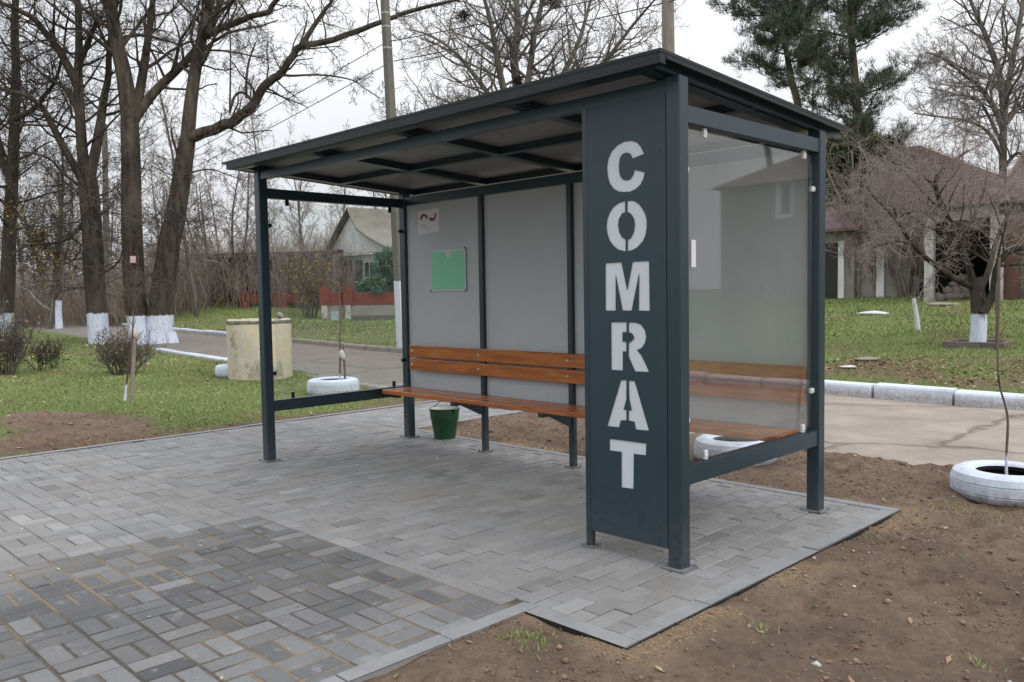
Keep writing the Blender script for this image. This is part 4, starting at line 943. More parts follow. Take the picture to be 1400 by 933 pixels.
def pine(label, trunk, dep, r0, branches, seed):
    g = random.Random(seed); lines = []; n = len(trunk)
    q, rr = smooth_line([at(x, y, dep) for x, y in trunk], np.linspace(r0, .05, n), 30); lines.append((0, q, rr)); P0 = []; D_ = []
    for (t, az, L, up) in branches(g):
        i = min(int(t*29), 28); p = q[i]; d = norm((math.cos(az), math.sin(az), up)); pts = [p]; m_ = 7
        for k in range(m_):
            d = norm((d[0]+g.gauss(0, .13), d[1]+g.gauss(0, .13), d[2]+.09+g.gauss(0, .08))); pts.append(tuple(pts[-1][j]+d[j]*L/m_ for j in range(3)))
        lines.append((1, pts, [max(.012, .022*L*(1-k/m_)) for k in range(m_+1)]))
        for k in range(2, m_+1):
            for s in range(4 if k < m_ else 5):
                a2 = g.uniform(0, 6.28); dd = norm((d[0]*.7+math.cos(a2)*.9, d[1]*.7+math.sin(a2)*.9, .18+g.uniform(-.1, .35))); l2 = g.uniform(.35, .95)*min(1, L/2.2)
                e = tuple(pts[k][j]+dd[j]*l2 for j in range(3)); mid = tuple(pts[k][j]+dd[j]*l2*.5+(0 if j < 2 else -.04) for j in range(3))
                lines.append((2, [pts[k], mid, e], [.014, .011, .008]))
                for f, nn in ((.45, 1), (.75, 2), (1., 2)):
                    for _ in range(nn):
                        P0.append([pts[k][j]+dd[j]*l2*f+g.gauss(0, .09) for j in range(3)]); D_.append(norm((dd[0]*.6, dd[1]*.6, .75)))
    b = q[0]; T = thing('pine_tree', label, 'pine', (b[0], b[1], b[2]))
    V, F = tubes(lines, lambda l, r: 9 if l == 0 else 5 if l == 1 else 3); add_mesh('trunk', V, F, BARK_P, T, True)
    tufts(T, 'crown', P0, D_, .22, 11, .010, DGR, seed, .5); return T
def br_main(g):
    o_ = []
    for k in range(42):
        t = .27+.73*(k+g.random())/42; az = k*2.4+g.gauss(0, .3); o_.append((t, az, g.uniform(1.2, 2.6)*(1.05-.25*abs(t-.62)*2), g.uniform(-.05, .35)))
    return [b for b in o_ if not (.50 < b[0] < .56 and g.random() < .7)]
def br_side(g):
    return [(.40+.6*(k+g.random())/26, k*2.4+g.gauss(0, .3), g.uniform(1.0, 2.3), g.uniform(-.05, .3)) for k in range(26)]
PINE1 = pine('tall dense pine right of the shelter roof, the thicker of two', [(1183,400),(1180,300),(1178,220),(1172,150),(1168,100),(1164,50),(1162,0),(1160,-60),(1158,-130)], 31, .24, br_main, 3)
PINE2 = pine('thinner open pine left of the dense pine, nearest the shelter roof', [(1112,400),(1104,250),(1092,150),(1082,110),(1075,70),(1066,40),(1060,0),(1058,-60)], 33, .18, br_side, 8)
def evergreen(name, label, cat, blobs, n, cols, size, seed, stem):
    g = np.random.default_rng(seed); P0 = []
    for (c, r) in blobs:
        k = int(n*r[0]*r[2]/sum(b[1][0]*b[1][2] for b in blobs)); v = g.normal(size=(k, 3)); v /= np.linalg.norm(v, axis=1, keepdims=True)
        P0.append(np.array(c)+v*np.array(r)*(g.random((k, 1))**.4)*(.75+.5*vnoise(v[:, 0]*3+c[0], v[:, 2]*3+v[:, 1]*2, seed))[:, None])
    P0 = np.concatenate(P0); D_ = P0-np.mean(P0, 0); D_ /= np.linalg.norm(D_, axis=1, keepdims=True)+1e-6; D_[:, 2] += .5
    base = (blobs[0][0][0], blobs[0][0][1], bh(blobs[0][0][0], blobs[0][0][1])-.05)
    T = thing(name, label, cat, base); tufts(T, 'foliage', P0, D_, size, 6, size*.16, cols, seed, .7)
    mb = MB()
    for (c, r) in blobs: mb.tube([base, ((base[0]+c[0])/2+.1, (base[1]+c[1])/2, (base[2]+c[2])/2), c], [.08, .05, .03], 6)
    mb.build('stem', BARK, T); return T
def blob(px, py, dep, rw, rh): return (tuple(at(px, py, dep)), (rw, rw*.8, rh))
evergreen('evergreen_tree', 'dark bushy evergreen at the foot of the pines behind the right end of the shelter', 'evergreen', [blob(1165,300,29,1.0,1.6), blob(1190,235,29.5,1.0,1.3), blob(1150,225,30,.9,1.2), blob(1210,275,30,.8,1.2), blob(1175,200,30,.6,.9), blob(1215,215,30,.5,.7)], 6500, DGR*np.array([.95,.85,.70]), .17, 4, 1)
evergreen('evergreen_bush', 'dark green bush in front of the white gabled house behind the brick fence', 'bush', [blob(532,382,42,1.0,1.1), blob(552,362,42.5,1.0,1.2), blob(512,394,41.5,.9,.55), blob(528,362,42,.6,.7)], 2000, DGR*np.array([1.2,1.5,1.5]), .2, 6, 1)

# ------------------------------------------------------------------ poles and wires
CONC = mat('pole_concrete', (.15,.14,.125), .85, .2, noise=[(2,(.10,.095,.085),.4,.7,.7),(14,(.27,.26,.24),.55,.75,.5)], bump=(25,.3,.01))
POLEW = mat('weathered_pole_wood', (.24,.21,.18), .85, .2, noise=[(4,(.13,.11,.09),.4,.7,.8)], bump=(10,.5,.01), stretch=(6,6,.4))
WHT = mat('limewash', (.58,.61,.66), .9, .2, noise=[(9,(.40,.40,.40),.55,.72,.7)], bump=(20,.4,.01)); WIRE = mat('wire', (.02,.02,.02), .6); INS = mat('insulator', (.35,.34,.32), .4)
DP = 20.4; p0 = at(552, 472, DP); p1 = at(524, -40, DP); zb = gz(p0[0], p0[1])
T = thing('concrete_pole', 'concrete utility pole with white painted foot across the road behind the shelter', 'utility pole', (p0[0], p0[1], zb))
def taper(mb, a, b, wa, wb):
    a = np.array(a); b = np.array(b); vs = [tuple(p+np.array([i*w/2, j*w/2, 0])) for p, w in ((a, wa), (b, wb)) for i, j in ((-1,-1),(1,-1),(1,1),(-1,1))]
    return mb.add(vs, [(3,2,1,0),(4,5,6,7),(0,1,5,4),(1,2,6,5),(2,3,7,6),(3,0,4,7)])
foot = np.array([p0[0], p0[1], zb-.2]); top = np.array(p1); taper(MB(), foot, top, .225, .15).build('shaft', CONC, T)
k1 = foot+(top-foot)*.022; k2 = foot+(top-foot)*.20; taper(MB(), k1, k2, .229, .217).build('painted_foot', WHT, T)
for f in (.80, .855, .89): 
    c = foot+(top-foot)*f; w = .225-.075*f+.012; b = MB(); b.box(c[0]-w/2, c[0]+w/2, c[1]-w/2, c[1]+w/2, c[2]-.02, c[2]+.02); b.build('band', INS, T)
DW = 16.8; q0 = at(918, 420, DW); q1 = at(912, -60, DW); zq = gz(q0[0], q0[1])
T = thing('wooden_pole', 'weathered wooden utility pole rising behind the right corner of the shelter roof', 'utility pole', (q0[0], q0[1], zq))
MB().tube([(q0[0], q0[1], zq-.2), tuple(at(915, 150, DW)), tuple(q1)], [.16, .13, .115], 14).build('shaft', POLEW, T, True)
r0 = at(145, 405, 44); r1 = at(143, 170, 44); zr = gz(r0[0], r0[1])
T = thing('concrete_pole', 'distant utility pole standing among the trees at the left, hidden behind the twin-stemmed tree', 'utility pole', (r0[0], r0[1], zr))
taper(MB(), (r0[0], r0[1], zr-.2), tuple(r1), .28, .2).build('shaft', CONC, T)
def wire(pts_, label, sag=.25):
    mb = MB(); q = []
    for a, b in zip(pts_[:-1], pts_[1:]):
        a = np.array(a); b = np.array(b)
        for k in range(13):
            t = k/12; v = a+(b-a)*t; v[2] -= sag*4*t*(1-t)*np.linalg.norm(b-a)/30; q.append(tuple(v))
    mb.tube(q, .012, 4, caps=False); o = mb.build('overhead_wire', WIRE, loc=q[0]); setp(o, label, 'wire', 'overhead wires along the road')
far_r = lambda p, dz: (p[0]+24, p[1]-1.2, p[2]+dz)
wl = [((532,57),(912,-22),(60,300),'upper overhead wire running from the concrete pole to the wooden pole'), ((538,84),(914,3),(52,322),'lower overhead wire running from the concrete pole to the wooden pole')]
for (a, b, c, lab) in wl:
    A = at(a[0], a[1], DP); B = at(b[0], b[1], DW-.1); C_ = at(c[0], c[1], 44)
    wire([A, B, far_r(B, -.1)], lab, .15); wire([tuple(np.array(A)+np.array([-.25,-.02,-.02])), C_], lab.split(' running')[0]+' slanting down from the concrete pole to the left behind the tree', .3)
A = at(520, 30, DP); wire([A, at(500, -90, 8.0)], 'thin overhead wire crossing the sky above the concrete pole towards the viewer', .1)

# ------------------------------------------------------------------ buildings on the right
PLA = mat('old_plaster', (.30,.28,.26), .9, .2, noise=[(1.2,(.20,.185,.17),.4,.65,.8),(7,(.38,.36,.34),.55,.75,.5)], bump=(12,.5,.02))
WPL = mat('whitewashed_plaster', (.72,.72,.72), .9, .2, noise=[(1.6,(.50,.49,.48),.45,.7,.7),(8,(.78,.78,.79),.5,.75,.4)], bump=(12,.4,.02))
FWP = mat('flaking_whitewash', (.50,.49,.48), .9, .2, noise=[(3,(.27,.24,.22),.45,.62,.85),(9,(.6,.6,.6),.55,.7,.5)], bump=(12,.4,.02))
TER = mat('old_clay_tiles', (.19,.135,.115), .9, .2, noise=[(1.4,(.13,.095,.085),.4,.68,.8),(9,(.24,.175,.15),.55,.75,.6)], bump=(14,.6,.03))
N, L, b = nodes_of(TER); tc = N.new('ShaderNodeTexCoord'); wv = N.new('ShaderNodeTexWave'); wv.bands_direction = 'Z'; wv.inputs['Scale'].default_value = 2.2; wv.inputs['Distortion'].default_value = 1.2; wv.inputs['Detail'].default_value = 3
L.new(tc.outputs['Object'], wv.inputs['Vector']); mr = N.new('ShaderNodeMapRange'); mr.inputs[3].default_value = .62; mr.inputs[4].default_value = 1.08; L.new(wv.outputs['Fac'], mr.inputs[0])
mx = N.new('ShaderNodeVectorMath'); mx.operation = 'SCALE'; oldc = b.inputs['Base Color'].links[0].from_socket; L.new(oldc, mx.inputs[0]); L.new(mr.outputs[0], mx.inputs['Scale']); L.new(mx.outputs[0], b.inputs['Base Color'])
PNK = mat('faded_red_sheet', (.165,.115,.115), .6, .3, noise=[(2,(.14,.075,.08),.45,.7,.7)])
DRK = mat('dark_doorway_wood', (.035,.032,.032), .8); BRN = mat('rusty_gate', (.15,.085,.065), .8, .2, noise=[(3,(.09,.055,.045),.45,.7,.7)])
GWD = mat('grey_timber', (.14,.115,.095), .9, .2, noise=[(6,(.08,.065,.055),.4,.7,.8)], stretch=(1,1,.2))
PANE = mat('dark_window_pane', (.03,.035,.04), .08, .5); SLA = mat('asbestos_sheets', (.235,.215,.185), .9, .2, noise=[(.9,(.16,.145,.125),.4,.65,.8),(5,(.29,.27,.24),.55,.7,.5)], bump=(6,.4,.03))
GZ_ = 1.0
Yh = 25.; xl, _ = onY(1128, 400, Yh); xr, _ = onY(1450, 400, Yh); _, ze = onY(1290, 300, Yh)
T = thing('house', 'old house with brown clay-tiled hip roof on the right behind the fruit tree', 'house', ((xl+xr)/2, Yh+4, GZ_))
MB().box(xl+.3, xr-.3, Yh+.4, Yh+8, GZ_-.3, ze+.05).build('wall', PLA, T)
ax, az = onY(1232, 201, Yh+4); bx_, bz_ = onY(1300, 226, Yh+4.2); bz_ = az
rf = MB(); v = [(xl-.2, Yh, ze-.05), (xr+.3, Yh, ze-.05), (xr+.3, Yh+8.4, ze-.05), (xl-.2, Yh+8.4, ze-.05), (ax, Yh+4.2, az), (ax+.6, Yh+4.2, az)]
rf.add(v+[(p[0], p[1], p[2]-.12) for p in v[:4]], [(0,1,5,4),(1,2,5),(2,3,4,5),(3,0,4),(0,6,7,1),(1,7,8,2),(2,8,9,3),(3,9,6,0),(9,8,7,6)])
rfo = rf.build('roof', TER, T)
for px in (1172, 1215):
    wx, wz = onY(px, 345, Yh); w = MB().box(wx-.45, wx+.45, Yh+.36, Yh+.44, wz-.2, wz+1.0).build('window', WPL, T); MB().box(wx-.36, wx+.36, Yh+.33, Yh+.355, wz-.12, wz+.92).build('pane', PANE, w)
# low outbuilding with faded red roof, nearer the shelter
Ya = 22.6; a0, z1_ = onY(1088, 318, Ya); a1, _ = onY(1168, 318, Ya); _, zr_ = onY(1130, 283, Ya+2.5)
T = thing('outbuilding', 'low outbuilding with faded red roof and dark door beside the right shelter post', 'outbuilding', ((a0+a1)/2, Ya+2, GZ_))
MB().box(a0, a1, Ya, Ya+4, GZ_-.3, z1_).build('wall', PLA, T)
r_ = MB(); r_.add([(a0-.3, Ya-.35, z1_+.02), (a1+.3, Ya-.35, z1_+.02), (a1+.1, Ya+2.4, zr_), (a0-.1, Ya+2.4, zr_), (a1+.3, Ya+4.4, z1_), (a0-.3, Ya+4.4, z1_), (a0-.3, Ya-.35, z1_-.07), (a1+.3, Ya-.35, z1_-.07), (a1+.3, Ya+4.4, z1_-.07), (a0-.3, Ya+4.4, z1_-.07)], [(0,1,2,3),(3,2,4,5),(1,4,2),(0,3,5),(0,6,7,1),(1,7,8,4),(4,8,9,5),(5,9,6,0),(9,8,7,6)])
r_.build('roof', PNK, T)
d0, zt = onY(1128, 333, Ya); d1, _ = onY(1147, 333, Ya); MB().box(d0, d1, Ya-.04, Ya-.002, GZ_, zt).build('door', DRK, T)
d2, _ = onY(1155, 333, Ya); MB().box(d1+.005, d2, Ya-.07, Ya-.003, GZ_, zt+.05).build('door_jamb', WPL, T)
# plastered yard wall
Yw = 22.9; w0, wz = onY(1169, 331, Yw); w1, wz2 = onY(1262, 333, Yw)
T = thing('yard_wall', 'patchy grey plastered wall between the outbuilding and the open shed', 'wall', ((w0+w1)/2, Yw, GZ_))
MB().box(w0, w1, Yw, Yw+.3, GZ_-.3, wz).build('wall', PLA, T); m0, _ = onY(1205, 331, Yw)
for px in (1172, 1205, 1240):
    c, _ = onY(px, 331, Yw); MB().box(c-.12, c+.12, Yw-.08, Yw-.003, GZ_-.3, wz-.15).build('pier', WPL if px == 1205 else PLA, T)
# open shed
Ys = 20.6; s0, sz = onY(1272, 298, Ys); s1, sz2 = onY(1364, 287, Ys)
T = thing('open_shed', 'open-fronted shed with white posts and white slatted beam behind the fruit tree', 'shed', ((s0+s1)/2, Ys+2, GZ_-.1))
MB().bar((s0-.15, Ys, sz), (s1, Ys, sz2), .12, .30).build('front_beam', FWP, T)
for x, w in ((s0, .22), (s1, .27)): MB().box(x-w/2, x+w/2, Ys-.10, Ys+.10, GZ_-.3, (sz if x == s0 else sz2)-.155).build('post', FWP, T)
MB().box(s0-.1, s1+.1, Ys+4, Ys+4.2, GZ_-.3, sz).build('back_wall', DRK, T)
for x in (s0-.1, s1-.0): MB().box(x-.06, x+.06, Ys+.15, Ys+3.99, GZ_-.3, sz).build('side_wall', DRK if x < s1-.01 else BRN, T)
MB().add([(s0-.4,Ys-.3,sz+.16),(s1+.4,Ys-.3,sz+.22),(s1+.4,Ys+4.4,sz+.5),(s0-.4,Ys+4.4,sz+.5),(s0-.4,Ys-.3,sz+.22),(s1+.4,Ys-.3,sz+.28),(s1+.4,Ys+4.4,sz+.56),(s0-.4,Ys+4.4,sz+.56)], [(3,2,1,0),(4,5,6,7),(0,1,5,4),(1,2,6,5),(2,3,7,6),(3,0,4,7)]).build('roof', GWD, T)
g0, gz1 = onY(1374, 302, Ys+.2); g1, _ = onY(1397, 302, Ys+.2)
T = thing('gate', 'rusty brown sheet gate at the right border beside the open shed', 'gate', ((g0+g1)/2, Ys+.2, GZ_-.1))
MB().box(g0, g1, Ys+.2, Ys+.26, GZ_-.1, gz1).build('leaf', BRN, T)
for x in (g0-.06, g1+.06): MB().box(x-.055, x+.055, Ys+.15, Ys+.3, GZ_-.3, gz1+.1).build('gate_post', GWD, T)
# second house farther right
h0, hz = onY(1378, 262, 33); h1, _ = onY(1560, 262, 33); hx, hz2 = onY(1440, 205, 37)
T = thing('house', 'farther house with dark tiled roof cut by the right border', 'house', ((h0+h1)/2, 36, GZ_))
MB().box(h0+.3, h1, 33.3, 40, GZ_-.3, hz).build('wall', PLA, T)
MB().add([(h0-.3,32.8,hz),(h1,32.8,hz),(h1,40.4,hz),(h0-.3,40.4,hz),(hx-1,36.6,hz2),(h1,36.6,hz2)], [(0,1,5,4),(2,3,4,5),(3,0,4),(1,2,5),(3,2,1,0)]).build('roof', TER, T)
# rubble by the shed
STN = mat('pale_stone', (.33,.29,.25), .9, .2, noise=[(5,(.20,.17,.14),.4,.7,.8)], bump=(9,.6,.03))
def rock(r, seed, sq=.7, sub=2):
    import bmesh
    b = bmesh.new(); bmesh.ops.create_icosphere(b, subdivisions=sub, radius=1); g = np.random.default_rng(seed); off = g.uniform(0, 50, 3)
    V = np.array([v.co[:] for v in b.verts]); F = np.array([[v.index for v in f.verts] for f in b.faces]); b.free()
    k = .7+.6*vnoise(V[:, 0]*1.6+off[0], V[:, 1]*1.6+V[:, 2]*1.3+off[1], seed); V = V*k[:, None]*np.array([1, .8, sq])*r
    return V, F
g = random.Random(4); first = None
spots = [(1288,402),(1298,404),(1310,403),(1322,404),(1332,402),(1293,396),(1305,396),(1316,395),(1326,396),(1300,389),(1311,388),(1320,388),(1304,405),(1317,405),(1328,406),(1282,405),(1308,383),(1316,384),(1338,404)]
for k, (px, py) in enumerate(spots):
    c = at(px, py, 23.); base = bh(c[0], c[1]); row = 0 if k < 5 or k > 11 and k < 16 or k > 17 else 1 if k < 9 else 2 if k < 12 else 3; z = base+.08+row*.16
    V, F = rock(g.uniform(.15, .21), k, .75, 1); o = add_mesh('rubble_stone', V+np.array([c[0], c[1]+row*.12, z]), F, STN, loc=(c[0], c[1]+row*.12, z))
    setp(o, 'pale stone in the rubble heap before the open shed', 'stone', 'stones of the rubble heap')

# house mirrored in the end glass: it stands across the road, right of the view
def mir(px, py, Yv): x, z = onY(px, py, Yv); return -.08-x, z
Ym = 21.; m0, mz = mir(985, 257, Ym); m1, _ = mir(1175, 257, Ym)
T = thing('house', 'grey two-storey house with white window showing only as a reflection in the shelter end glass', 'house', ((m0+m1)/2, Ym+4, .9)); lo, hi = min(m0, m1), max(m0, m1)
MB().box(lo, hi, Ym, Ym+8, .6, mz).build('wall', PLA, T)
e0, ez = mir(1005, 250, Ym); e1, ez1 = mir(1105, 196, Ym+3)
MB().add([(hi+.25,Ym-.3,mz-.05),(lo-.25,Ym-.3,mz-.05),(lo-.25,Ym+8.4,mz-.05),(hi+.25,Ym+8.4,mz-.05),(e1,Ym+4,ez1),(lo-.3,Ym+4,ez1+.2)], [(0,4,5,1),(3,2,5,4),(0,3,4),(2,1,5),(0,1,2,3)]).build('roof', TER, T)
for px, py in ((1073,272),):
    a, z = mir(px, py, Ym); w = MB().box(a-.28, a+.28, Ym-.05, Ym-.002, z-.6, z+.6).build('window', WPL, T); MB().box(a-.2, a+.1, Ym-.07, Ym-.052, z-.46, z+.46).build('pane', PANE, w)
T = copy_tree(PINE2); p = at(1064, 400, 37); T.location = (-.08-p[0], p[1], .9); T.rotation_euler.z = 2; T.scale = (.9,)*3; setp(T, 'pine right of the view, seen only mirrored in the shelter end glass', 'pine')

# ------------------------------------------------------------------ left: gabled house, pergola, brick fence
BRK = mat('red_brick', (.25,.062,.045), .85, .25, noise=[(3,(.17,.05,.04),.4,.7,.7),(20,(.30,.10,.075),.5,.7,.5)], bump=(30,.4,.01))
N, L, b = nodes_of(BRK); bt = N.new('ShaderNodeTexBrick'); bt.inputs['Scale'].default_value = 1; bt.inputs['Brick Width'].default_value = .26; bt.inputs['Row Height'].default_value = .08; bt.inputs['Mortar Size'].default_value = .009
bt.inputs['Color1'].default_value = (1,1,1,1); bt.inputs['Color2'].default_value = (.8,.75,.75,1); bt.inputs['Mortar'].default_value = (.55,.6,.6,1)
tc = N.new('ShaderNodeTexCoord'); mp = N.new('ShaderNodeMapping'); mp.inputs['Rotation'].default_value = (R_(90),0,0); L.new(tc.outputs['Object'], mp.inputs[0]); L.new(mp.outputs[0], bt.inputs['Vector'])
mx = N.new('ShaderNodeMix'); mx.data_type = 'RGBA'; mx.blend_type = 'MULTIPLY'; mx.inputs[0].default_value = 1; oldc = b.inputs['Base Color'].links[0].from_socket; L.new(oldc, mx.inputs[6]); L.new(bt.outputs['Color'], mx.inputs[7]); L.new(mx.outputs[2], b.inputs['Base Color'])
HR = np.array([CR[0], CR[1], 0]); HR /= np.linalg.norm(HR); HF = np.array([CF[0], CF[1], 0]); HF /= np.linalg.norm(HF)
e1_ = HR*.62-HF*.78; e1_ /= np.linalg.norm(e1_); e2_ = HR*.78+HF*.62; e2_ /= np.linalg.norm(e2_)
ga = at(482, 289, 47.)
def gp_(px, py, back=0):
    d = ray(px, py); nrm = e2_; t = ((ga+e2_*back-CP) @ nrm)/(d @ nrm); return CP+d*t
prof = [gp_(451,347), gp_(466,318), gp_(482,289), gp_(487,303), gp_(494,317), gp_(512,330), gp_(538,344)]
gb = gp_(500, 400); gzb = bh(gb[0], gb[1])
T = thing('house', 'white gabled house with big grey sheet roof beyond the road behind the brick fence', 'house', (gb[0], gb[1], gzb))
back = e2_*9.5; m_ = MB(); n = len(prof)
m_.add([tuple(p) for p in prof]+[tuple(p+e2_*.15) for p in prof], [tuple(range(n))]+[(i, (i+1) % n, n+(i+1) % n, n+i) for i in range(n)]); fix(m_.build('gable', WPL, T))
rf = MB(); up = np.array([0, 0, .10]); pr = [p-e2_*.35+up for p in prof]
rf.add([tuple(p) for p in pr]+[tuple(p+back) for p in pr]+[tuple(p+up) for p in pr]+[tuple(p+back+up) for p in pr], [(i, i+1, n+i+1, n+i) for i in range(n-1)]+[(2*n+i, 3*n+i, 3*n+i+1, 2*n+i+1) for i in range(n-1)]+[(i, 2*n+i, 2*n+i+1, i+1) for i in range(n-1)]+[(n+i, n+i+1, 3*n+i+1, 3*n+i) for i in range(n-1)]+[(0, n, 3*n, 2*n), (n-1, 3*n-1, 4*n-1, 2*n-1)])
rfo = fix(rf.build('roof', SLA, T))
wl0 = gp_(459, 348, .4); wl1 = gp_(534, 345, .4); w = MB(); vs = []
for p in (wl0, wl1, wl1+back*.95, wl0+back*.95): vs += [(p[0], p[1], gzb-.3), (p[0], p[1], min(wl0[2], wl1[2])+.0)]
w.add(vs, [(0,2,3,1),(2,4,5,3),(4,6,7,5),(6,0,1,7),(1,3,5,7)]); fix(w.build('wall', WPL, T))
def on_gable(name, x0, y0, x1, y1, bk, th, m_, par):
    c = [gp_(x0, y1, bk), gp_(x1, y1, bk), gp_(x1, y0, bk), gp_(x0, y0, bk)]; v = [tuple(p) for p in c]+[tuple(p-e2_*th) for p in c]
    return fix(MB().add(v, [(0,1,2,3),(7,6,5,4),(0,4,5,1),(1,5,6,2),(2,6,7,3),(3,7,4,0)]).build(name, m_, par))
w = on_gable('window', 497, 356, 513, 390, .395, .05, WPL, T); on_gable('pane', 499.5, 359, 504.2, 387, .34, .02, PANE, w); on_gable('pane', 506, 359, 511, 387, .34, .02, PANE, w)
on_gable('shutter', 470, 356, 482, 395, .395, .06, GWD, T); on_gable('shutter', 487, 356, 496, 392, .395, .06, GWD, T)
# pergola
DPg = 46.; pa = at(284, 351, DPg); pb_ = at(458, 346, DPg); zg = bh(pa[0], pa[1])
T = thing('pergola', 'long low timber shelter with lattice under its eaves left of the white gabled house', 'pergola', ((pa[0]+pb_[0])/2, (pa[1]+pb_[1])/2, zg))
dd = (pb_-pa); dd[2] = 0; Lp = np.linalg.norm(dd); dd /= Lp; nn_ = np.array([-dd[1], dd[0], 0]); 
if nn_ @ HF < 0: nn_ = -nn_
c0 = [pa-nn_*.3, pb_-nn_*.3, pb_+nn_*3.2+[0,0,.25], pa+nn_*3.2+[0,0,.25]]
fix(MB().add([tuple(p) for p in c0]+[tuple(p+np.array([0,0,.12])) for p in c0], [(3,2,1,0),(4,5,6,7),(0,1,5,4),(1,2,6,5),(2,3,7,6),(3,0,4,7)]).build('roof', GWD, T))
for px in (288, 337, 343, 398, 456):
    p = at(px, 350, DPg); q = pa+dd*((p-pa) @ dd); MB().tube([(q[0], q[1], zg-.1), (q[0], q[1], q[2]-.02)], .10, 8).build('post', GWD if px != 456 else PLA, T)
lt = MB(); Lw = np.linalg.norm((at(346, 350, DPg)-pa))
for k in range(int(Lw/.18)+3):
    for s in (1, -1):
        a = pa+dd*(k*.18)+np.array([0,0,-.02]); b = a+dd*(s*.55)+np.array([0,0,-.6]); t = (b-pa) @ dd
        if -.1 < t < Lw and (a-pa) @ dd < Lw: lt.bar(tuple(a+nn_*(.02*s)), tuple(b+nn_*(.02*s)), .02, .04)
lt.build('lattice', DRK, T)
q = [pa+nn_*3.1+np.array([0,0,-.1]), pa+(pb_-pa)*.42+nn_*3.1+np.array([0,0,-.1])]
fix(MB().add([(q[0][0],q[0][1],zg-.1),(q[1][0],q[1][1],zg-.1),(q[1][0],q[1][1],q[1][2]+.2),(q[0][0],q[0][1],q[0][2]+.2)]+[tuple(np.array(v)+nn_*.08) for v in [(q[0][0],q[0][1],zg-.1),(q[1][0],q[1][1],zg-.1),(q[1][0],q[1][1],q[1][2]+.2),(q[0][0],q[0][1],q[0][2]+.2)]], [(0,1,2,3),(7,6,5,4),(0,4,5,1),(1,5,6,2),(2,6,7,3),(3,7,4,0)]).build('back_wall', mat('old_boards',(.13,.11,.095),.9,.2,noise=[(3,(.08,.068,.058),.4,.7,.8)],stretch=(4,4,.3)), T))
# brick fence: right run on a plinth, left run farther off
def fence(label, px0, px1, r0_, r1_, dep, pillars, pl=0, thk=.25, slope=0):
    a = at(px0, r1_, dep); b = at(px1, r1_+slope, dep); d = b-a; d[2] = 0; Ln = np.linalg.norm(d); d /= Ln; n_ = np.array([-d[1], d[0], 0]); z1 = at(px0, r0_, dep)[2]; z0 = a[2]; zgd = min(bh(a[0], a[1]), bh(b[0], b[1]))
    rot = math.atan2(d[1], d[0]); T = thing('brick_fence', label, 'fence', (a[0], a[1], zgd)); Mx = Matrix.Translation(Vector((a[0], a[1], 0))) @ Matrix.Rotation(rot, 4, 'Z')
    cuts = sorted([((px-px0)/(px1-px0)*Ln) for px in pillars]); xs = [0.]+cuts+[Ln]; top = z1
    for i in range(len(xs)-1):
        u, v = xs[i]+(.24 if i else 0), xs[i+1]-(.24 if i < len(xs)-2 else 0)
        if v-u > .2: MB().box(u, v, -thk/2, thk/2, z0, top, M=Mx).build('panel', BRK, T)
    for c in cuts: MB().box(c-.235, c+.235, -.235, .235, z0 if pl else zgd-.1, top+(.28 if pl else .10), M=Mx).build('pillar', BRK, T)
    if pl:
        MB().box(0, Ln, -thk/2+.02, thk/2-.02, zgd-.2, z0-.003, M=Mx).build('plinth', PLA, T)
        for c in cuts: MB().box(c-.13, c+.13, -.3, .3, zgd-.2, z0-.002, M=Mx).build('plinth_block', FWP, T)
    return T
fence('red brick fence with pillars on a grey plinth before the white gabled house', 440, 620, 401, 418, 41., [445, 477, 570], 1)
fence('far low red brick wall behind the yellow concrete ring', 332, 428, 402, 415, 45., [336, 387], 0)
def lowblock(label, x0, x1, r0_, r1_, dep, m_, name='stone_wall', cat='wall'):
    a = at(x0, r1_, dep); b = at(x1, r1_, dep); d = b-a; d[2] = 0; Ln = np.linalg.norm(d); rot = math.atan2(d[1], d[0]); zt = at(x0, r0_, dep)[2]; zgd = bh(a[0], a[1])
    o = MB().box(0, Ln, 0, .5, zgd-.2, zt, bev=.03, M=Matrix.Translation(Vector((a[0], a[1], 0))) @ Matrix.Rotation(rot, 4, 'Z')).build(name, m_, loc=tuple(a)); setp(o, label, cat)
lowblock('low grey concrete wall on the grass before the brick fence', 480, 600, 431, 441, 38., CONC)
p = at(458, 432, 37.5); T = thing('sign_plate', 'small pale blue sign plate on a stick in the grass before the brick fence', 'sign', (p[0], p[1], gz(p[0], p[1])))
zz = gz(p[0], p[1]); MB().tube([(p[0], p[1], zz-.1), (p[0], p[1], p[2])], .03, 6).build('stick', GWD, T)
mm = Matrix.Translation(Vector(p)) @ Matrix.Rotation(R_(42), 4, 'Z'); MB().box(-.16, .16, -.045, -.031, -.2, .2, M=mm).build('plate', mat('pale_blue_paint', (.42,.48,.52), .6), T)

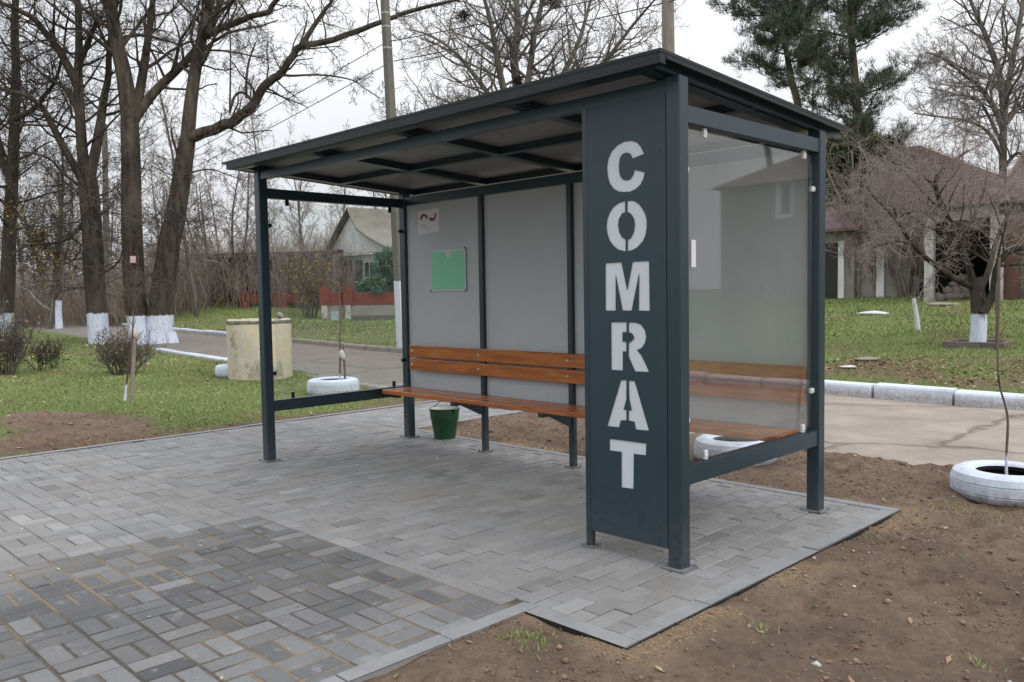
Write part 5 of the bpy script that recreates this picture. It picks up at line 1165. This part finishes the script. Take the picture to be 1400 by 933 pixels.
# ------------------------------------------------------------------ things on the verges
YEL_C = mat('yellowed_concrete', (.52,.46,.33), .85, .25, noise=[(2.2,(.43,.41,.35),.42,.60,.9),(3.0,(.17,.155,.12),.55,.66,.75),(14,(.60,.57,.48),.5,.7,.5),(5,(.46,.37,.20),.55,.7,.6)], bump=(14,.5,.02), stretch=(1,1,.7))
f_ = hit(357, 521); dv = f_-CP; dv[2] = 0; dv /= np.linalg.norm(dv); c = f_+dv*.53; zc = gz(c[0], c[1])-.04
T = thing('concrete_ring', 'yellow painted concrete well ring with chipped grey rim on the grass', 'well ring', (c[0], c[1], zc))
mb = MB(); n = 64; pr = [(.49,-.02),(.525,.0),(.53,.3),(.53,.31),(.528,.6),(.532,.96),(.525,1.01),(.51,1.03),(.43,1.03),(.42,1.01),(.42,.1)]
for i, (r, z) in enumerate(pr):
    for k in range(n):
        a = 2*math.pi*k/n; ch = 0
        if i >= 5 and i <= 8: ch = -.05*max(0, float(vnoise(np.array(a*3.2), np.array(1.5), 5))-.55)*4*(1 if i < 8 else .4)
        mb.V.append((c[0]+(r+.004*math.sin(a*7))*math.cos(a), c[1]+(r+.004*math.sin(a*5))*math.sin(a), zc+z+ch))
for i in range(len(pr)-1):
    for k in range(n): mb.F.append((i*n+k, i*n+(k+1) % n, (i+1)*n+(k+1) % n, (i+1)*n+k)); mb.M.append(0)
mb.build('shell', YEL_C, T, True)
MB().lathe([(.415,.0),(0,.0)], (c[0], c[1], zc+.85), 32).build('fill', mat('dark_soil', (.05,.038,.03), .95), T)
rim = MB(); rim.lathe([(.536,.955),(.5385,.965),(.5365,1.0),(.529,1.012)], (c[0], c[1], zc), 48); rim.build('rim_band', mat('mossy_rim', (.13,.12,.10), .95, .2, noise=[(7,(.34,.29,.19),.5,.65,.8)]), T, True)
p = at(383, 437, float((c-CP) @ CF)); V, F = rock(.075, 55, .8); o = add_mesh('stone', V+np.array([p[0], p[1], zc+1.085]), F, STN, loc=(p[0], p[1], zc+1.085)); setp(o, 'round pale stone lying on the rim of the yellow concrete ring', 'stone')
TYR = mat('limewashed_tyre', (.57,.63,.74), .8, .3, noise=[(4,(.44,.46,.50),.45,.7,.8),(9,(.10,.11,.12),.64,.70,.85),(30,(.30,.28,.26),.58,.7,.5)], bump=(22,.35,.006)); dusty(TYR, .16, (.22,.18,.145), .9); TIN = mat('tyre_inside', (.018,.017,.016), .9); SOIL = mat('tyre_soil', (.085,.062,.048), .95, .1, noise=[(20,(.05,.038,.03),.4,.7,.8)], bump=(25,1,.03))
def tyre(label, c, R=.35, h=.215, tilt=0):
    z0 = gz(c[0], c[1])-.02; T = thing('tyre_planter', label, 'tyre planter', (c[0], c[1], z0), 'limewashed tyre planters'); ri = R*.56
    prof = [(ri,.02),(ri+.02,.006),(R-.05,0),(R-.012,.025),(R,.055),(R+.003,h*.3),(R-.004,h*.33),(R+.004,h*.36),(R+.004,h*.62),(R-.004,h*.65),(R+.003,h*.68),(R,h-.055),(R-.012,h-.022),(R-.05,h-.002),(ri+.055,h+.004),(ri+.045,h-.002),(ri+.012,h-.008),(ri,h-.022)]
    mb = MB(); mb.lathe(prof, (c[0], c[1], z0), 56); mb.build('tyre', TYR, T, True)
    MB().lathe([(ri,h-.0225),(ri+.01,h-.05),(ri+.06,h-.07),(ri+.06,.05),(ri,.02)], (c[0], c[1], z0), 40).build('inside', TIN, T, True)
    MB().lathe([(ri+.05,.055),(ri*.6,.075),(0,.085)], (c[0], c[1], z0), 24).build('soil', SOIL, T, True)
    return z0
def offset(px, py, R):
    f = hit(px, py); d = f-CP; d[2] = 0; d /= np.linalg.norm(d); return f+d*R
tR = offset(1377, 694, .34); zR = tyre('white tyre round a thin sapling at the right border beside the road', tR, .335, .20)
tL = offset(456, 541, .36); zL = tyre('white tyre round a sapling with a rag, seen through the left end glass', tL, .365, .23)
tG = tuple(onaxis(1006, 598, 2, .17)[:2]); zG = tyre('white tyre on the earth seen through the right end glass under the bench', tG, .33, .20)
tH = offset(323, 518, .34); zH = tyre('white tyre half hidden behind the yellow concrete ring', tH, .34, .22)
SAPB = bark('sapling_bark', (.17,.12,.105), (.10,.075,.065)); SAPW = bark('sapling_limed', (.17,.12,.105), (.07,.05,.04), .2); RAG = mat('white_rag', (.52,.50,.46), .9)
def sapling(label, px, dep, z0, r, seed, kids, Lc, m_, extra=None):
    g = random.Random(seed); l_ = []; P = dict(STD, n=(5,4), ang=(40,40,40), minr=.0025, maxl=1, ratio=(.5,.5,.5), up=(.1,.1,.1), seg=(5,4,3))
    q = [at(x, y, dep) for x, y in px]; q[0] = np.array([q[0][0], q[0][1], z0+.03]); pts, rr = smooth_line([tuple(v) for v in q], np.linspace(r, r*.35, len(q)), 16); l_.append((0, pts, rr))
    spawn(l_, pts, rr, 1.5, 0, P, g, kids, .45, Lc)
    T = thing('sapling', label, 'sapling', (pts[0][0], pts[0][1], z0)); V, F = tubes(l_[:1], lambda l, r_: 8); add_mesh('stem', V, F, m_, T, True); V, F = tubes(l_[1:], lambda l, r_: 4); add_mesh('crown', V, F, SAPB, T)
    return T
dR = float((np.array([*tR[:2], .1])-CP) @ CF)
sapling('thin crooked sapling growing from the white tyre at the right border', [(1376,658),(1376,620),(1378,585),(1376,560),(1366,525),(1364,490),(1365,450),(1361,420),(1363,385)], dR, zR+.06, .0095, 3, 4, .35, SAPW)
dL = float((np.array([*tL[:2], .1])-CP) @ CF)
sapling('slim sapling growing from the white tyre seen through the left end glass', [(464,522),(465,490),(465,460),(466,430),(464,400),(466,370)], dL, zL+.06, .016, 5, 7, .4, SAPW)
def stake(label, a, b, r, m_, cat='stake', rag=None):
    T = thing('stake', label, cat, a); MB().tube([a, ((a[0]+b[0])/2+.01, (a[1]+b[1])/2, (a[2]+b[2])/2), b], [r, r*.95, r*.85], 7).build('stick', m_, T, True)
    if rag is not None:
        V, F = rock(rag[1], 9, 1.5); add_mesh('rag', V+np.array(rag[0]), F, RAG, T, True)
    return T
p = at(472, 521, dL); stake('short stake tied to the sapling in the tyre with a pale rag', (p[0], p[1], zL+.05), tuple(at(469, 472, dL)), .016, GWD, rag=(at(468, 486, dL), .055))
s_ = hit(179, 547); dS = float((s_-CP) @ CF); zs_ = gz(s_[0], s_[1])
stake('rough wooden stake with a rag on the left lawn before the small dark bush', (s_[0], s_[1], zs_-.05), tuple(at(184, 448, dS)), .030, mat('stake_wood', (.27,.22,.18), .85, .2, noise=[(8,(.17,.135,.11),.4,.7,.7)]), rag=(at(183, 455, dS), .065))
sapling('thin sapling with limewashed foot leaning on the wooden stake on the left lawn', [(171,548),(173,525),(176,500),(180,470),(182,440),(184,400),(190,350)], dS-.05, zs_, .016, 8, 6, .5, bark('sapling_limed_low', (.12,.085,.07), (.07,.05,.04), .22))
# right bank: bed kerb round the fruit tree, stake, leaning white post, scraps
T = thing('tree_bed', 'low square concrete bed round the limewashed fruit tree', 'planting bed', (pc[0], pc[1], gz(pc[0], pc[1])))
zc_ = gz(pc[0], pc[1]); mm = Matrix.Translation(Vector((pc[0], pc[1], zc_))) @ Matrix.Rotation(R_(6), 4, 'Z')
OLD = mat('old_bed_kerb', (.17,.145,.125), .9, .2, noise=[(6,(.10,.085,.07),.4,.7,.8)], bump=(16,.6,.02))
for x0, x1, y0, y1 in ((-.46,.46,-.46,-.37),(-.46,.46,.37,.46),(-.46,-.37,-.365,.365),(.37,.46,-.365,.365)): MB().box(x0, x1, y0, y1, -.25, .07, M=mm, bev=.01).build('kerb_piece', OLD, T)
a = hit(1362, 478); stake('thin straight stake on the bank right of the fruit tree', (a[0], a[1], gz(a[0], a[1])-.05), tuple(at(1366, 352, float((a-CP) @ CF))), .028, GWD)
a = hit(1256, 452); stake('short leaning whitewashed post on the right bank', (a[0], a[1], gz(a[0], a[1])-.05), tuple(at(1249, 408, float((a-CP) @ CF))), .045, WHT, 'post')
for k, (px, py, s, lab) in enumerate(((1195,431,.34,'flat white scrap lying on the grass of the right bank'),(1160,505,.13,'small white scrap on the grass by the white kerb'),(1185,493,.2,'flat pale stone on the right bank near the kerb'),(1290,418,.4,'pale board lying beside the rubble heap'))):
    a = hit(px, py); V, F = rock(s, 80+k, .16); o = add_mesh('scrap', V+np.array([a[0], a[1], gz(a[0], a[1])+.02]), F, PAPER if k < 2 else STN, loc=tuple(a)); setp(o, lab, 'scrap')
# shrubs
def shr(label, px, py, h, sp, n, seed, m_, **k):
    a = hit(px, py); return shrub(label, (a[0], a[1], gz(a[0], a[1])), h, sp, n, seed, m_, **k)
WL = [(.30,.27,.22),(.22,.19,.12),(.16,.11,.07)]
shr('small dark twiggy bush with pale leaves behind the wooden stake on the left lawn', 168, 512, .8, .5, 44, 2, TWIG, leaves=260, cols=WL, ls=.03)
shr('large tangled dark shrub at the left border of the photo', 10, 512, 1.2, .42, 40, 4, TWIG, leaves=300, cols=YEL+WL, ls=.035)
shr('sparse low shrub beside the large dark shrub at the left border', 55, 506, .6, .35, 14, 5, TWIGD, leaves=60, cols=WL)
shr('slim low shrub between the left border shrub and the dark twiggy bush', 76, 503, .6, .3, 12, 6, TWIGD, leaves=40, cols=WL)
shr('bare leafless shrub hiding the outbuilding behind the right shelter post', 1200, 404, 4.6, 1.9, 50, 7, TWIG_C, minr=.0055, lvl=3)
shr('bare greyish shrub before the plastered yard wall on the right', 1250, 404, 3.4, 1.3, 40, 9, TWIG_C, minr=.0055, lvl=3)
shr('low olive clump at the foot of the plastered yard wall', 1185, 404, .9, 1.1, 80, 10, mat('olive_stems', (.10,.085,.04), .9), leaves=300, cols=[(.08,.075,.03),(.11,.09,.04)], ls=.06)
shr('reddish bare shrub filling the right border behind the stake', 1420, 405, 3.4, 1.5, 40, 12, TWIG_C, minr=.006)
shr('shrub with yellow autumn leaves before the pergola left of the gabled house', 424, 436, 3.0, 1.0, 16, 13, TWIG, leaves=1300, cols=YEL, ls=.075, minr=.008)

# ------------------------------------------------------------------ turf, earth crumbs, stones, fallen leaves
def scatter(n, xr_, yr_, keep, seed):
    r = np.random.default_rng(seed); x = r.uniform(*xr_, n); y = r.uniform(*yr_, n); k = keep(x, y, r); return x[k], y[k]
def infr(x, y, pad=.06):
    d = np.stack([x, y, np.zeros_like(x)], -1)-CP; z = d @ CF; px = (d @ CR)/np.maximum(z, .1)*FPX/1400; return (z > .5) & (np.abs(px) < .5+pad)
def grassk(x, y, r):
    m = dirtmask(x, y); on = (y > y_near(x)-.02) & (y < y_far(x)+.24); lit = (y > y_far(x))*np.clip(1.2-((y-y_far(x)-1.4)/1.3)**2, 0, 1)*.55
    den = .25+.75*np.clip(3*(fbm(x*1.4, y*1.4, 91, 3)-.35), 0, 1); den = np.where((x > -6) & (y < y_near(x)), .0, den)
    return (~on) & (~in_pave(x, y, .02)) & (r.random(len(x)) < den*(1-m)**2*(1-lit)) & infr(x, y)
def blades(x, y, h, w, seed):
    r = np.random.default_rng(seed); n = len(x); z = gza(x, y)-.004; a = r.uniform(0, 6.283, n); hh = h*r.uniform(.45, 1.3, n); b = r.uniform(0, 6.283, n); ln_ = hh*r.uniform(.3, 1.5, n)
    p = np.stack([x, y, z], -1); s = np.stack([np.cos(a), np.sin(a), 0*a], -1)*(w*r.uniform(.6, 1.3, n))[:, None]; t = np.stack([np.cos(b)*ln_, np.sin(b)*ln_, hh], -1)
    V = np.stack([p-s, p+s, p+t], 1).reshape(-1, 3); tone = vnoise(x*.9, y*.9, 5)
    pal = np.array([(.130,.185,.050),(.160,.210,.065),(.190,.200,.085),(.25,.215,.125),(.105,.155,.042)]); pr_ = r.random(n)
    c = pal[np.where(pr_ < .35, 0, np.where(pr_ < .6, 1, np.where(pr_ < .76, 2, np.where(pr_ < .76+.12*(.5+tone), 3, 4))))]*(1.0+.55*tone)[:, None]*r.uniform(.8, 1.2, (n, 1))
    return V, np.repeat(c, 3, 0)
parts = []
x, y = scatter(190000, (-15, -6.0), (-4, 5), grassk, 1); parts.append(blades(x, y, .030, .0050, 1))
x, y = scatter(90000, (-30, -12), (-6, 20), grassk, 2); parts.append(blades(x, y, .045, .011, 2))
x, y = scatter(120000, (-14, 2), (7.3, 15), grassk, 3); parts.append(blades(x, y, .040, .007, 3))
x, y = scatter(70000, (-16, 0), (13, 25), grassk, 4); parts.append(blades(x, y, .055, .013, 4))
x, y = scatter(60000, (-60, -12), (8, 40), grassk, 5); parts.append(blades(x, y, .10, .022, 5))
wx = []; wy = []   # weeds sprouting from the bare earth
for (cx_, cy_, s, n) in ((.03,-1.08,.09,260),(.0,-1.15,.05,80),(1.35,-.05,.04,60),(.62,-.35,.05,40),(.75,2.0,.10,120),(.45,2.15,.12,90),(1.1,.6,.03,30),(.9,1.1,.04,30),(.48,1.2,.05,40),(.50,2.30,.05,90),(.62,2.12,.05,70),(1.02,2.08,.05,70),(.8,1.5,.06,50),(1.3,.9,.05,40)):
    wx.append(rng.normal(cx_, s, n)); wy.append(rng.normal(cy_, s*.7, n))
parts.append(blades(np.concatenate(wx), np.concatenate(wy), .022, .003, 9))
V = np.concatenate([p[0] for p in parts]); c = np.concatenate([p[1] for p in parts])
setp(add_mesh('grass', V, np.arange(len(V)).reshape(-1, 3), LEAFM, col={'tint': c}), 'short green turf on the lawn and the banks', 'grass', kind='stuff')
OCT = np.array([(1,0,0),(0,1,0),(-1,0,0),(0,-1,0),(0,0,1),(0,0,-1)], float); OF = np.array([(0,1,4),(1,2,4),(2,3,4),(3,0,4),(1,0,5),(2,1,5),(3,2,5),(0,3,5)])
def crumbs(name, x, y, size, m_, seed, flat=.6, label=None, cols=None, sink=.25):
    r = np.random.default_rng(seed); n = len(x); s = size*np.exp(r.normal(0, .45, n)); z = gza(x, y)
    base = np.concatenate([OCT, (OCT[[0,1,2,3]]+OCT[[1,2,3,0]])*.62]); V = base[None]*r.uniform(.65, 1.25, (n, 10, 1))
    a = r.uniform(0, 6.28, n); ca, sa = np.cos(a), np.sin(a); vx = V[:, :, 0]*ca[:, None]-V[:, :, 1]*sa[:, None]; vy = V[:, :, 0]*sa[:, None]+V[:, :, 1]*ca[:, None]
    V = np.stack([vx*s[:, None]*1.15, vy*s[:, None]*.9, V[:, :, 2]*s[:, None]*flat], -1)+np.stack([x, y, z+s*flat*(.5-sink)], -1)[:, None, :]
    F8 = np.array([(0,6,4),(6,1,4),(1,7,4),(7,2,4),(2,8,4),(8,3,4),(3,9,4),(9,0,4),(6,0,5),(1,6,5),(7,1,5),(2,7,5),(8,2,5),(3,8,5),(9,3,5),(0,9,5)])
    F = (np.arange(n)[:, None, None]*10+F8[None]).reshape(-1, 3); cc = np.asarray(cols)[r.integers(0, len(cols), n)]*r.uniform(.8, 1.2, (n, 1))
    return setp(add_mesh(name, V.reshape(-1, 3), F, m_, smooth=True, col={'tint': np.repeat(cc, 10, 0)}), label, name, kind='stuff')
EARTH = mat('earth_crumb', rough=.95, spec=.1, attr='tint', noise=[(60,'0.7',.4,.7,.6)], bump=(80,.6,.01))
def dk(x, y, r): return (dirtmask(x, y) > .5) & (~in_pave(x, y, .015)) & infr(x, y, .1) & (r.random(len(x)) < .25+.75*np.clip(4*(fbm(x*1.6, y*1.6, 95, 3)-.42), 0, 1))
x, y = scatter(110000, (-9, 3.2), (-2.6, 3.6), dk, 11)
crumbs('earth_crumbs', x, y, .0048, EARTH, 11, .6, 'loose crumbs of brown earth round the paving', [(.205,.145,.105),(.17,.12,.087),(.25,.18,.13),(.135,.096,.07)], .3)
x, y = scatter(4200, (-9, 3.2), (-2.6, 3.6), dk, 12)
crumbs('earth_clods', x, y, .013, EARTH, 12, .55, 'clods of brown earth on the bare ground', [(.20,.142,.103),(.155,.11,.08),(.26,.195,.145)], .3)
x, y = scatter(650, (-9, 3.2), (-2.6, 3.6), dk, 13)
crumbs('pebbles', x, y, .008, mat('pebble', rough=.85, attr='tint'), 13, .6, 'pale pebbles strewn on the bare earth', [(.42,.39,.35),(.50,.48,.45),(.33,.27,.22),(.30,.21,.16)], .2)
def edk(x, y, r): return (edge_d_out(x, y) < .17) & (~in_pave(x, y, .004)) & (r.random(len(x)) < np.clip(5*(fbm(x*2.6, y*2.6, 37, 2)-.46), 0, 1))
def edge_d_out(x, y):
    dx = np.maximum(x-.34, 0); dy = np.maximum(np.maximum(-.89-y, y-1.87), 0); a = np.where(x > -.30, np.hypot(dx, dy), 9); b = np.where(y < -.88, np.maximum(x+.27, 0), 9); return np.minimum(a, b)
x, y = scatter(30000, (-.3, .6), (-2.4, 2.1), edk, 14)
crumbs('sand_spill', x, y, .0031, EARTH, 14, .6, 'spilt ochre sand and crumbs along the paving edge', [(.36,.27,.18),(.30,.22,.145),(.25,.18,.125)], .2)
def leaves_at(x, y, size, cols, seed):
    r = np.random.default_rng(seed); n = len(x); z = np.where(in_pave(x, y, -.02), .006, gza(x, y)+.008); a = r.uniform(0, 6.28, n); s = size*r.uniform(.6, 1.4, n); u = np.stack([np.cos(a)*s, np.sin(a)*s, r.uniform(-.15, .5, n)*s], -1); v = np.stack([-np.sin(a)*s*.45, np.cos(a)*s*.45, r.uniform(0, .4, n)*s], -1); p = np.stack([x, y, z], -1)
    V = np.stack([p-u, p-v+np.array([0,0,.004]), p+u, p+v], 1).reshape(-1, 3); c = np.asarray(cols)[r.integers(0, len(cols), n)]*r.uniform(.7, 1.25, (n, 1)); return V, np.repeat(c, 4, 0)
BR_ = [(.20,.11,.065),(.26,.17,.10),(.14,.085,.055),(.32,.25,.16)]
lk = lambda x, y, r: (y > y_far(x)+.2) & infr(x, y) & (r.random(len(x)) < np.clip(1.3-((y-y_far(x)-1.5)/1.5)**2, 0, 1)*np.clip(3*(fbm(x*1.2, y*1.2, 41)-.36), 0, 1))
ps = [leaves_at(*scatter(9000, (-8, 2), (7.4, 12), lk, 21), .030, BR_, 21)]
ps.append(leaves_at(*scatter(650, (-16, -6.1), (-4, 5), lambda x, y, r: (y < y_near(x)) & infr(x, y), 22), .026, [(.36,.29,.14),(.42,.38,.28),(.24,.16,.08)], 22))
ps.append(leaves_at(*scatter(900, (-5, 3), (-2.5, 3.4), lambda x, y, r: (dirtmask(x, y) > .5) & (~in_pave(x, y)) & infr(x, y), 23), .018, BR_, 23))
ps.append(leaves_at(*scatter(34, (-5.8, .2), (-3, 1.7), lambda x, y, r: in_pave(x, y, -.1), 24), .016, [(.42,.33,.2),(.5,.46,.38)], 24))
ps.append(leaves_at(*scatter(3000, (-30, -10), (2, 30), lambda x, y, r: ((y < y_near(x)) | (y > y_far(x)+.3)) & infr(x, y), 25), .045, BR_+[(.36,.29,.14)], 25))
V = np.concatenate([p[0] for p in ps]); c = np.concatenate([p[1] for p in ps])
setp(add_mesh('fallen_leaves', V, np.arange(len(V)).reshape(-1, 4), LEAFM, col={'tint': c}), 'dry fallen leaves scattered over turf and earth', 'leaf litter', kind='stuff')
